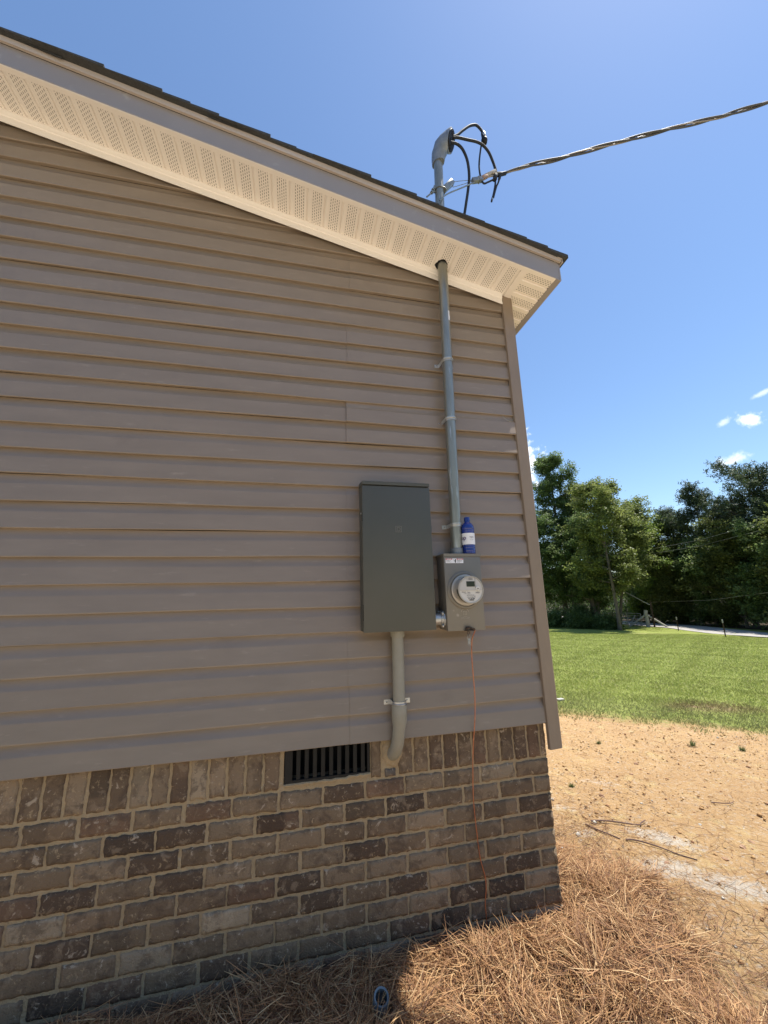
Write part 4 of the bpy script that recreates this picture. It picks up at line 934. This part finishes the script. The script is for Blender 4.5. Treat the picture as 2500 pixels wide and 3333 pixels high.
def tree(name, label, x, y, h, cr, kind='dec', base=.18, nclump=150, nl=90, pal=DEC, group=None, trunk_r=.16, lean=(0, 0), seed=0, leaf=.165, cat='tree', ntr=1):
    rs = np.random.default_rng(seed+100); g = Gz(x, y)-.05
    e = empty(name, label, cat, group, loc=(x, y, g)); tb = MB(); clumps = []
    tops = []
    for q in range(ntr):
        ox, oy = (rs.uniform(-.5, .5), rs.uniform(-.5, .5)) if q else (0, 0)
        hh = h*(1 if q == 0 else rs.uniform(.75, .95)); ph = rs.uniform(0, 6)
        path = []
        for i in range(9):
            t = i/8; path.append(Vector((ox+lean[0]*t+.12*math.sin(ph+t*5)+(rs.uniform(-.3, .3)*t if q else 0), oy+lean[1]*t+.12*math.cos(ph+t*4), hh*t*.97)))
        tb.tube(path, [trunk_r*(1.25 if i == 0 else 1)*(1-.93*i/8)**.8+.012 for i in range(9)], 8)
        nlimb = 26 if kind == 'pine' else 20
        for i in range(nlimb):
            t = base+(.98-base)*(i+rs.uniform(0, .8))/nlimb
            k = min(7, int(t*8)); p0 = path[k].lerp(path[k+1], t*8-k)
            u = (t-base)/(1-base)
            if kind == 'pine': L_ = cr*(.35+.75*math.sin(PI*min(1, u*.85+.12))) * rs.uniform(.5, 1.15); el = R(rs.uniform(-5, 30)+30*u)
            else: L_ = cr*(.45+.65*math.sin(PI*min(1, u*.80+.15)))*rs.uniform(.55, 1.15); el = R(rs.uniform(5, 35)+35*u)
            a = i*2.4+rs.uniform(-.5, .5); d = Vector((math.cos(a)*math.cos(el), math.sin(a)*math.cos(el), math.sin(el)))
            pts = [p0, p0+d*L_*.5+Vector((0, 0, .04*L_)), p0+d*L_+Vector((0, 0, (.10 if kind == 'pine' else -.02)*L_))]
            r0 = max(.012, trunk_r*(1-t)*.5+.015); tb.tube(pts, [r0, r0*.6, .008], 5)
            nc = max(3, int(nclump*1.7/nlimb/ntr))
            for j in range(nc):
                s_ = rs.uniform(.3, 1.05); c = p0+d*L_*s_+Vector(rs.normal(0, .16*L_*(.4+s_*.5), 3))
                clumps.append(c[:])
                if j % 2 == 0: tb.tube([p0+d*L_*max(.2, s_-.35), c], [.012, .005], 4)
    C = np.array(clumps)
    tb.build('trunk', M_bark, e, smooth=60)
    if kind == 'pine':
        # tufts of long needles
        T = np.repeat(C, 7, 0)+rs.normal(0, .27, (len(C)*7, 3)); V, F, cc = leaves(T, max(2, nl//6), .10, leaf*1.5, pal, .3, True, 1.0)
        o = npmesh('crown', V, F, M_pine, cc, e)
    else:
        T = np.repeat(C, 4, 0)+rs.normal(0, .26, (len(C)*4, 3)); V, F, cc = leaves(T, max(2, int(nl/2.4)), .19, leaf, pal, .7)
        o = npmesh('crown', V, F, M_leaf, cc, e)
    return e
g1 = 'broadleaf trees of the grove left of the fence corner'
tree('broadleaf_tree', 'tallest leafy tree with a pointed crown, next to the house corner', 24.2, 31.5, 17.0, 2.7, pal=DEC, nclump=230, nl=100, group=g1, trunk_r=.22, seed=1, base=.14)
tree('broadleaf_tree', 'leafy tree with sky showing through its top, right behind the tallest tree', 26.0, 30.3, 13.8, 1.9, pal=OLV*.85, nclump=130, nl=80, group=g1, trunk_r=.18, seed=2, base=.2)
tree('broadleaf_tree', 'yellow green tree with thin pale trunk standing at the front of the grove', 22.6, 23.8, 11.6, 2.5, pal=OLV, nclump=170, nl=75, group=g1, trunk_r=.12, seed=3, base=.26)
tree('broadleaf_tree', 'leafy tree half hidden behind the corner post of the house', 20.6, 33.6, 14.8, 2.5, pal=DEC*1.1, nclump=180, nl=90, group=g1, trunk_r=.17, seed=4, base=.12)
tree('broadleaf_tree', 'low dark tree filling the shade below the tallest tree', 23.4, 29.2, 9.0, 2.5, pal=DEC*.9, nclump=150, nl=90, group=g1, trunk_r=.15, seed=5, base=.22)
tree('broadleaf_tree', 'bushy dark tree between the tallest tree and the thin pale trunk', 24.2, 27.4, 9.6, 2.4, pal=DEC, nclump=150, nl=90, group=g1, trunk_r=.2, seed=6, base=.2, ntr=2)
tree('broadleaf_tree', 'round topped olive tree whose crown slopes down to the right of the grove', 25.6, 26.8, 9.8, 2.5, pal=OLV*1.15, nclump=170, nl=80, group=g1, trunk_r=.12, seed=7, base=.36, lean=(1.5, -1.4))
tree('broadleaf_tree', 'dark tree at the left edge of the grove, trunk beside the corner post', 20.9, 30.6, 9.5, 2.2, pal=DEC, nclump=120, nl=80, group=g1, trunk_r=.15, seed=18, base=.25)
tree('pine_tree', 'dark pine top peeking over the middle of the grove', 38, 36, 13.6, 2.4, 'pine', pal=PIN, nclump=110, nl=80, trunk_r=.2, seed=8)
tree('broadleaf_tree', 'bright lime green tree in the gap between the grove and the pines', 31.2, 27.9, 9.0, 3.0, pal=LIM*1.3, nclump=170, nl=80, trunk_r=.14, seed=9, base=.1)
g2 = 'tall pines across the gravel road'
tree('pine_tree', 'shortest leftmost pine of the row across the gravel road', 33.6, 27.4, 10.4, 2.6, 'pine', pal=PIN, nclump=160, nl=90, group=g2, seed=10, base=.2)
tree('pine_tree', 'slim pointed pine with sky on both sides of its top', 33.5, 24.6, 12.0, 2.2, 'pine', pal=PIN, nclump=150, nl=90, group=g2, seed=11, base=.25)
tree('pine_tree', 'pine filling the dip between the slim pine and the broad domed pine', 34.5, 22.6, 9.6, 2.3, 'pine', pal=PIN*1.1, nclump=150, nl=90, group=g2, seed=12, base=.3)
tree('pine_tree', 'broad domed pine, highest of the right hand group, with visible forked trunk', 33.2, 19.8, 12.0, 3.4, 'pine', pal=PIN, nclump=260, nl=90, group=g2, seed=13, base=.42, trunk_r=.2, ntr=2)
tree('pine_tree', 'pine cut by the right edge of the view, beside the domed pine', 34.5, 17.2, 11.6, 3.0, 'pine', pal=PIN, nclump=190, nl=90, group=g2, seed=14, base=.3, trunk_r=.2)
tree('pine_tree', 'pine beyond the right edge along the road', 32, 11, 11, 3.0, 'pine', pal=PIN, nclump=140, nl=80, group=g2, seed=15)
g3 = 'leafy understory trees along the far side of the road'
und = [(31.6, 26.6, 6.2, 2.2, 'dark bushy tree just right of the wooden brace post, across the road'), (32.0, 23.8, 6.6, 2.3, 'leafy understory tree below the slim pine'), (31.5, 21.2, 7.4, 2.4, 'light flecked understory tree between the two roadside stakes'), (31.3, 18.8, 7.0, 2.3, 'understory tree under the domed pine, behind the right stake'), (30.8, 16.4, 7.2, 2.4, 'understory tree at the right edge above the road'), (31.8, 30.0, 5.4, 2.0, 'small dark tree right behind the fence gate'), (30, 12.5, 7, 2.5, 'understory tree beyond the right edge')]
for i, (x, y, h, cr, lb) in enumerate(und):
    tree('understory_tree', lb, x, y, h, cr, pal=(DEC*1.05 if i % 2 else OLV*.8), nclump=190, nl=75, group=g3, trunk_r=.09, seed=30+i, base=.03)
g4 = 'bushes under the grove'
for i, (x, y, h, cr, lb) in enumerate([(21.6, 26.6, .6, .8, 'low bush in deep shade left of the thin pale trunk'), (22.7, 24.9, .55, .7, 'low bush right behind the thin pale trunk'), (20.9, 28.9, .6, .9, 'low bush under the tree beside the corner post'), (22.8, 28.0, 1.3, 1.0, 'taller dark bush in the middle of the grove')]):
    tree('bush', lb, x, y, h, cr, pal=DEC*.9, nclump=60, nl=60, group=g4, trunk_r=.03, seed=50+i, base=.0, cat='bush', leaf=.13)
# far woods on the horizon, merged with an unseen ring added to block skylight
a_ = rng.uniform(R(-10), R(120), 1500); rad = 62+rng.uniform(-4, 6, 1500)-np.clip((np.degrees(a_)-46)/8, 0, 1)*12
hz = rng.uniform(0, 1, 1500)**.8*(5.2+1.6*np.sin(a_*23)+1.2*np.sin(a_*57+1)+np.clip((np.degrees(a_)-48)/8, 0, 1)*2.5)
a2 = rng.uniform(R(122), R(345), 1700); rad2 = 33+rng.uniform(-2.5, 4, 1700); hz2 = rng.uniform(0, 1, 1700)**.8*(12+2.5*np.sin(a2*19)+1.5*np.sin(a2*47))
C = np.c_[np.sin(a_)*rad, np.cos(a_)*rad, -2.1+hz]; C = np.r_[C, np.c_[np.sin(a2)*rad2, np.cos(a2)*rad2, -.9+hz2]]; V, F, cc = leaves(C, 60, .85, .34, DEC*.8, .5)
tag(npmesh('far_woods_sky_block', V, F, M_leaf, cc), 'distant dark woods closing the horizon behind the road and field, plus an unseen added ring blocking sky light', 'woods', kind='stuff')

# lawn grass
def grass():
    n = 560000; az = np.where(rng.random(n) < .62, rng.uniform(R(26), R(70), n), rng.uniform(R(2), R(105), n)); u = rng.uniform(0, 1, n); r_ = 4.2+(38-4.2)*u**1.25
    x = CAM.x+np.sin(az)*r_; y = CAM.y+np.cos(az)*r_
    s_ = .64*x+.77*y+.40*fbm(x, y, 1.3, 7)+.30*fbm(x, y, 4.5, 3)+.15*fbm(x, y, 13, 3)
    k = (s_ > 4.15+rng.exponential(.35, n)) & ((x > .2) | (y < 0)) & (x < np.interp(y, [-6, 7, 15, 20.8, 24.2, 29.5, 36], [20, 22.3, 23.8, 25.6, 26.6, 26.5, 27])) & (fbm(x, y, 3.0, 11)+rng.uniform(-.6, 1.2, n) > -.55)
    x, y, r_ = x[k], y[k], r_[k]; n = len(x)
    z = G(x, y)+(1-np.exp(-((x/9)**2+(y/9)**2)))*.05*fbm(x, y, .12, 3)-.004
    h = rng.uniform(.018, .050, n)*(1+.25*fbm(x, y, 2, 5)); w = .0018+.00030*r_*rng.uniform(.6, 1.4, n); a = rng.uniform(0, 2*PI, n); ln = rng.uniform(.1, 1.15, n); b = rng.uniform(0, 2*PI, n)
    dx, dy = np.cos(a)*w, np.sin(a)*w; tx, ty = np.cos(b)*ln*h, np.sin(b)*ln*h
    V = np.stack([np.c_[x-dx, y-dy, z], np.c_[x+dx, y+dy, z], np.c_[x+tx*.45+dx*.7, y+ty*.45+dy*.7, z+h*.65], np.c_[x+tx, y+ty, z+h*.95]], 1).reshape(-1, 3)
    pal = np.array([(.33, .37, .09), (.38, .41, .12), (.27, .33, .08), (.46, .45, .2), (.5, .45, .25)]); pr = np.array([.34, .3, .2, .11, .05])
    c = pal[rng.choice(5, n, p=pr)]; dry = np.clip(.8-(.64*x+.77*y-4.5)/2.2, 0, .55)[:, None]; c = c*(1-dry)+np.array([.30, .30, .15])*dry
    pt = np.clip(1-((x-5.0)**2/.9+(y-3.2)**2/.35), 0, 1)[:, None]; c = c*(1-pt*.7)+np.array([.30, .21, .12])*pt*.7
    c = c*(1+.16*fbm(x, y, .9, 9)[:, None]+.07*np.sin((x*.55-y*.83)*9+.6*fbm(x, y, .8, 2))[:, None])*rng.uniform(.8, 1.2, (n, 1)); F = np.arange(n*4).reshape(-1, 4)
    tag(npmesh('lawn_grass', V, F, M_grass, np.repeat(c, 4, 0)), 'short mown green grass covering the lawn beyond the dirt', 'grass', kind='stuff')
grass()
# weed tufts in the dirt
g5 = 'small weed tufts in the bare dirt'
for i, (x, y, s, lb) in enumerate([(2.05, 2.15, .7, 'weed tuft alone in the dirt, nearest the corner post'), (3.0, 1.85, 1.1, 'widest weed tuft in the dirt below the lawn edge'), (3.35, 1.6, .9, 'weed tuft just right of the widest tuft'), (3.9, 1.45, .9, 'weed tuft in the dirt near the right edge of the view'), (1.0, 1.25, .6, 'tiny dark weed sprig in the dirt between house and sticks'), (4.4, 1.35, 1.1, 'last weed tuft at the right edge below the lawn')]):
    n = 70; a = rng.uniform(0, 2*PI, n); el = rng.uniform(.3, 1.3, n); L_ = rng.uniform(.03, .075, n)*s; o_ = rng.normal(0, .012*s, (n, 2))
    z0 = float(G(x, y)); p0 = np.c_[x+o_[:, 0], y+o_[:, 1], np.full(n, z0)]; d = np.c_[np.cos(a)*np.cos(el), np.sin(a)*np.cos(el), np.sin(el)]; sd_ = np.c_[-np.sin(a), np.cos(a), a*0]*.0022
    V = np.stack([p0-sd_, p0+sd_, p0+d*L_[:, None]*.6+sd_*.8, p0+d*L_[:, None]], 1).reshape(-1, 3); c = np.array([(.10, .13, .04)])*rng.uniform(.7, 1.4, (n, 1))
    tag(npmesh('weed_tuft', V, np.arange(n*4).reshape(-1, 4), M_grass, np.repeat(c, 4, 0)), lb, 'weed', g5)

# ------------------------------------------------------------------ pine straw
def straw():
    def needles(x, y, z, ang, tilt, L_, w, cc, seg=4):
        n = len(x); bend = rng.normal(0, .45, n); sag = rng.uniform(-.25, .15, n); pts = []
        px, py, pz = x.copy(), y.copy(), z.copy(); a = ang.copy(); t = tilt.copy(); rows = []
        rollv = rng.uniform(-1.1, 1.1, n)
        for k in range(seg+1):
            rows.append((px.copy(), py.copy(), pz.copy(), a.copy())); st = L_/seg
            px = px+np.cos(a)*np.cos(t)*st; py = py+np.sin(a)*np.cos(t)*st; pz = pz+np.sin(t)*st; a = a+bend/seg*1.4; t = t+sag/seg*1.4
        V = []
        for k, (px, py, pz, a) in enumerate(rows):
            ww = w*(1 if k < seg else .35); sx_ = -np.sin(a)*np.cos(rollv)*ww; sy_ = np.cos(a)*np.cos(rollv)*ww; sz_ = np.sin(rollv)*ww
            V += [np.c_[px-sx_, py-sy_, pz-sz_], np.c_[px+sx_, py+sy_, pz+sz_]]
        V = np.stack(V, 1); m_ = 2*(seg+1); base = (np.arange(n)*m_)[:, None]
        F = np.concatenate([base+np.array([2*k, 2*k+1, 2*k+3, 2*k+2]) for k in range(seg)], 1).reshape(-1, 4)
        return V.reshape(-1, 3), F, np.repeat(cc, m_, 0)
    pal = np.array([(.46, .265, .13), (.37, .20, .10), (.56, .36, .19), (.27, .14, .075), (.17, .085, .05), (.64, .45, .26)]); pp = [.26, .24, .14, .18, .13, .05]; pal = pal*np.array([1, .99, .92])
    N_ = 190000; x = rng.uniform(-2.6, .95, N_); y = rng.uniform(-1.15, 1.0, N_)
    b_ = bedh(x, y); keep = (np.hypot(x+.962, y+.205) > .055) & ((x < .01) & (y < .02) | (x > .015)) & (b_ > .004) & (rng.uniform(0, 1, N_) < np.clip(b_/.045, 0, 1)**.8)
    x, y, b_ = x[keep], y[keep], b_[keep]; n = len(x)
    # tuft directions: smooth field plus clump noise
    cl_ = rng.uniform(0, 2*PI, 900); cxx = rng.uniform(-2.6, .95, 900); cyy = rng.uniform(-1.15, 1.0, 900)
    cid = np.empty(n, int)
    for s_ in range(0, n, 20000): cid[s_:s_+20000] = np.argmin((x[s_:s_+20000, None]-cxx)**2+(y[s_:s_+20000, None]-cyy)**2, 1)
    ang = cl_[cid]+rng.normal(0, .55, n); stray = rng.random(n) < .2; ang[stray] = rng.uniform(0, 2*PI, stray.sum())
    hump = .017*np.sin(cid*1.7)
    z = G(x, y)+b_+hump+rng.normal(0, .014, n)-.006; tilt = rng.normal(.05, .24, n); up_ = rng.random(n) < .025; tilt[up_] = rng.uniform(.35, 1.0, up_.sum())
    L_ = rng.uniform(.07, .19, n); L_[up_] *= .6; w = rng.uniform(.0008, .0015, n)
    # keep needles out of the wall
    tipy = y+np.sin(ang)*L_; bad = (x < .03) & (tipy > .02); ang[bad] = -np.abs(np.mod(ang[bad]+PI, 2*PI)-PI)*np.where(rng.random(bad.sum()) < .5, 1, 1)
    c = pal[rng.choice(6, n, p=pp)]*rng.uniform(.8, 1.2, (n, 1))
    depth = rng.uniform(0, 1, n)
    A = needles(x, y, z, ang, tilt, L_, w, c)
    # loose thin scatter over the dirt
    m_ = 60000; x = rng.uniform(.03, 4.2, m_); y = rng.uniform(-1.2, 3.2, m_); d = np.hypot(np.clip(x-.45, 0, 9), np.clip(y-.55, 0, 9)); k = (rng.random(m_) < np.exp(-d/.40)*.9+.045*(.5+.5*fbm(x, y, 1.7, 8))) & (x > .03); x, y = x[k], y[k]; n2 = len(x)
    z = G(x, y)+.008+.012*rng.random(n2); B = needles(x, y, z, rng.uniform(0, 2*PI, n2), rng.normal(0, .06, n2), rng.uniform(.04, .15, n2), rng.uniform(.0007, .0012, n2), pal[rng.integers(1, 5, n2)]*.8)
    # straw mat surface under the needles
    xs_ = np.linspace(-2.7, .95, 150); ys_ = np.linspace(-1.3, 1.05, 100); X, Y = np.meshgrid(xs_, ys_); Hh = bedh(X, Y); Z = G(X, Y)+np.where(Hh > .003, Hh-.012, -.05)
    Vm = np.c_[X.ravel(), Y.ravel(), Z.ravel()]; id_ = np.arange(X.size).reshape(X.shape); Fm = np.c_[id_[:-1, :-1].ravel(), id_[:-1, 1:].ravel(), id_[1:, 1:].ravel(), id_[1:, :-1].ravel()]
    V = np.r_[A[0], B[0], Vm]; F = np.r_[A[1], B[1]+len(A[0]), Fm+len(A[0])+len(B[0])]; C_ = np.r_[A[2], B[2], np.tile([.1, .06, .03], (len(Vm), 1))]
    fm = np.r_[np.zeros(len(A[1])+len(B[1])), np.ones(len(Fm))]
    tag(npmesh('pine_straw', V, F, [M_straw, M_strawbase], C_, fmat=fm), 'thick brown pine straw mulch heaped along the brick wall and round its corner', 'pine straw', kind='stuff')
straw()

# ------------------------------------------------------------------ stones, clods, sticks on the dirt
def gravel():
    n = 15000; x = rng.uniform(.1, 6.0, n); y = rng.uniform(-.8, 4.2, n); k = (.64*x+.77*y < 4.3) & (rng.random(n) < 1.0); x, y = x[k], y[k]; n = len(x)
    s = rng.lognormal(-5.35, .5, n); oct_ = np.array([(1, 0, 0), (0, 1, 0), (-1, 0, 0), (0, -1, 0), (0, 0, .75), (0, 0, -.6)])
    th = rng.uniform(0, 2*PI, n); V = oct_[None]*rng.uniform(.55, 1.3, (n, 6, 1)); c, s_ = np.cos(th)[:, None], np.sin(th)[:, None]
    V = np.stack([V[..., 0]*c-V[..., 1]*s_, V[..., 0]*s_+V[..., 1]*c, V[..., 2]], -1)*s[:, None, None]; V += np.stack([x, y, G(x, y)+s*.25], 1)[:, None]
    f = np.array([(0, 1, 4), (1, 2, 4), (2, 3, 4), (3, 0, 4), (1, 0, 5), (2, 1, 5), (3, 2, 5), (0, 3, 5)]); F = (np.arange(n)*6)[:, None, None]+f; 
    pal = np.array([(.48, .30, .13), (.42, .25, .11), (.52, .38, .21), (.30, .16, .08), (.5, .45, .37)]); c = pal[rng.choice(5, n, p=[.34, .25, .17, .2, .04])]
    tag(npmesh('dirt_clods', V.reshape(-1, 3), F.reshape(-1, 3), M_gravel, np.repeat(c, 6, 0)), 'loose clods and pebbles strewn over the bare orange dirt', 'pebbles', kind='stuff')
gravel()
g6 = 'larger stones on the dirt'
def rock(x, y, s, lb, m_=M_rock, fl=.5, name='stone'):
    bm = bmesh.new(); bmesh.ops.create_icosphere(bm, subdivisions=2, radius=1); o_ = Vector((x*9, y*9, 3))
    for v in bm.verts: k = 1+.55*mnoise.noise(v.co*1.3+o_)+.25*mnoise.noise(v.co*3+o_); v.co = Vector((v.co.x*k*s, v.co.y*k*s*.7, max(v.co.z, -.4)*k*s*fl))
    me = bpy.data.meshes.new(name); bm.to_mesh(me); bm.free(); o = linkmesh(name, me, m_); o.location = (x, y, float(G(x, y))+s*fl*.3); o.rotation_euler = (0, 0, x*7); tag(o, lb, 'stone', g6)
M_pale = mat('pale_cement_lump', (.55, .53, .47), .9, c2=(.4, .38, .33), vscale=60, bump=.6, bscale=90, bdist=.004)
rock(1.45, .246, .024, 'larger red brown stone at the right edge of the dirt'); rock(1.56, .275, .020, 'red brown stone just above right of the largest one'); rock(1.22, .18, .018, 'small brown stone on the edge of the pale dust')
rock(1.12, 1.05, .022, 'brown striped stone above the upper stick'); rock(1.45, .52, .016, 'small dark stone upper right of the pale dust', M_pale); rock(.56, .62, .022, 'pale grey cement lump at the top edge of the straw', M_pale)
rock(.36, .52, .020, 'white cement lump beside the brick corner', M_pale); rock(.86, .24, .018, 'dark stone on the left end of the pale dust'); rock(1.95, 1.55, .022, 'brown clod in the middle of the dirt below the lawn'); rock(1.7, 1.35, .018, 'tan clod left of the brown clod in the middle dirt')
rock(-.02, -.035, .022, 'pale cement chip at the foot of the brick corner', M_pale, name='stone'); rock(.06, -.06, .018, 'second pale cement chip at the foot of the brick corner', M_pale)
M_stick = mat('dark_twig', (.10, .055, .045), .8, c2=(.16, .1, .08), vscale=60)
def stick(pts, r, lb):
    q = [(x, y, float(G(x, y))+dz) for x, y, dz in pts]; b = MB(); q = catmull(q, 4); b.tube(q, [r*(1-.5*i/len(q)) for i in range(len(q))], 7); tag(b.build('stick', M_stick, None, smooth=60), lb, 'stick', 'sticks lying on the dirt')
stick([(.746, .721, .012), (.85, .69, .016), (1.02, .603, .012), (1.06, .615, .014), (1.112, .628, .02)], .0055, 'straight dark stick with a bent grey tip lying above the straw edge')
stick([(.685, .70, .008), (.69, .676, .01), (.715, .60, .014), (.762, .533, .010), (.785, .505, .004)], .0055, 'curved dark stick just below the straight one')
stick([(.806, .483, .010), (.86, .45, .014), (.92, .36, .02), (.983, .278, .012), (1.05, .21, .008)], .005, 'long thin dark stick crossing the pale dust')
stick([(1.85, .75, .008), (1.95, .70, .012), (2.03, .72, .008)], .004, 'thin reddish twig in the open dirt at the right')
tag(linkmesh('flat_stone', (lambda b: (b.box(-.09, .09, -.05, .05, 0, .02, .004), b.build('flat_stone', M_white, None))[1].data)(MB()), []), 'flat white slab lying at the lawn edge beside the corner post', 'slab') if False else None
b = MB(); b.box(3.0, 3.12, 4.14, 4.22, float(G(3.07, 4.2))-.005, float(G(3.07, 4.2))+.028, .006); tag(b.build('flat_slab', M_pale, None), 'flat white slab lying in the grass edge beside the corner post', 'slab')

# capped drain stub in the straw
ds = empty('drain_stub', 'open end of a blue grey drain pipe poking out of the shaded straw', 'pipe', loc=(-.955, -.172, -.87))
b = MB(); ax0 = Vector((0.05, -.45, .9)).normalized(); uu = ax0.orthogonal().normalized(); vv = ax0.cross(uu); c0 = Vector((-.968, -.195, -.852))
rg = lambda c, r: [c+uu*r*math.cos(2*PI*k/28)+vv*r*math.sin(2*PI*k/28) for k in range(28)]
b.loft([rg(c0-ax0*.05, .030), rg(c0+ax0*.048, .030), rg(c0+ax0*.052, .0285), rg(c0+ax0*.050, .0225), rg(c0+ax0*.01, .020), rg(c0+ax0*.01, .001)], False)
child(b.build('pipe_wall', mat('bluegrey_plastic', (.17, .21, .23), .4, c2=(.12, .15, .165), vscale=40), None, smooth=40), ds)
b = MB(); Mx = Matrix((uu, vv, ax0)).transposed().to_4x4(); Mx.translation = c0+ax0*.046
b.box(-.022, .022, -.004, .004, -.014, .0, .001, M=Mx); b.box(-.010, .010, -.0215, .0215, -.018, -.006, .002, M=Mx); child(b.build('inner_web', M_blackpl, None), ds)

# ------------------------------------------------------------------ fence, gate, brace post, stakes
gp = Gz(26.7, 25.1)
bpz = empty('brace_post', 'weathered wooden fence post propped by two slanting braces beside the road', 'fence post', loc=(26.7, 25.1, gp))
b = MB(); b.tube([(0, 0, -.1), (.02, .0, .8), (-.03, .02, 1.0), (0, .0, 1.32)], [.15, .14, .15, .14], 10); b.build('post', M_wood, bpz, smooth=50)
b = MB(); b.tube([(.03, .02, .98), (.55, -1.25, .02)], .075, 8); b.build('brace', M_wood, bpz, smooth=50)
b = MB(); b.tube([(-.03, .0, .98), (-.85, .95, .02)], .07, 8); b.build('brace', M_wood, bpz, smooth=50)
b = MB(); b.tube([(-.2, .9, .9), (-.55, 1.2, .05)], .045, 8); b.build('thin_brace', M_wood, bpz, smooth=50)
tg = Gz(26.3, 27.2)
gt = empty('farm_gate', 'grey tubular farm gate beside the wooden brace post', 'gate', loc=(26.2, 27.2, tg))
for z in (.25, .45, .66, .86, 1.05): b = MB(); b.tube([(.0, .6, z), (.45, -1.6, z-.05)], .022, 6); b.build('rail', M_wood, gt, smooth=60)
for p, q in (((0, .6), 1.05), ((.45, -1.6), 1.0), ((.2, -.45), 1.0)): b = MB(); b.tube([(p[0], p[1], 0), (p[0], p[1], q)], .026, 6); b.build('upright', M_wood, gt, smooth=60)
wf = empty('wire_fence', 'wire fence with thin grey posts running behind the grove along the road', 'fence', loc=(26, 29, Gz(26, 29)))
gz0 = wf.location.z
fpts = [(25.9, 28.2), (26.0, 30.2), (26.0, 32.2), (26.1, 34.4), (26.3, 36.8), (26.7, 39.4), (27.2, 42.3), (28.2, 45.5), (29.2, 49)]
for x, y in fpts: b = MB(); b.tube([(x-26, y-29, Gz(x, y)-gz0-.1), (x-26, y-29, Gz(x, y)-gz0+1.15)], .045, 6); b.build('fence_post', M_wood, wf, smooth=60)
b = MB()
for z in (.3, .55, .8, 1.05): b.tube([(x-26, y-29, Gz(x, y)-gz0+z) for x, y in [(26.2, 27.0)]+fpts], .010, 4)
b.build('wires', M_galv, wf)
for x, y, lb in [(25.65, 21.6, 'short dark metal stake at the road edge nearer the brace post'), (23.15, 16.55, 'metal stake with pale top at the road edge further right')]:
    e = empty('fence_stake', lb, 'stake', 'metal stakes along the road edge', loc=(x, y, Gz(x, y))); b = MB(); b.box(-.022, .022, -.022, .022, -.1, .78, .004); b.build('stake_body', M_brown, e); b = MB(); b.box(-.026, .026, -.026, .026, .7805, .98, .004); b.build('stake_top', M_wood, e)
b = MB(); b.tube([(26.75, 24.7, gp+1.75), (26.2, 26.4, gp+2.85)], .035, 6); tag(b.build('slanted_pole', M_wood, None, smooth=60), 'thin grey pole slanting up to the left above the brace post', 'pole')
b = MB(); b.tube([(26.8, 24.6, gp-.1), (26.8, 24.6, gp+2.0)], .06, 8); tag(b.build('dark_post', M_brown, None, smooth=60), 'dark post behind the brace post carrying the slanting pole', 'post')
for i, (z0, z1, lb) in enumerate([(6.6, 7.6, 'upper power line crossing in front of the pines'), (6.2, 7.1, 'middle power line crossing in front of the pines'), (1.9, 3.1, 'lowest power line low in front of the dark trees')]):
    b = MB(); b.tube([(30.2, 30+i*.4, z0-2.2), (29.7, 22, (z0+z1)/2-2.5), (29.3, 12, z1-1.9)], .012, 5); tag(b.build('power_line', M_galv2, None), lb, 'power line', 'power lines beyond the road')
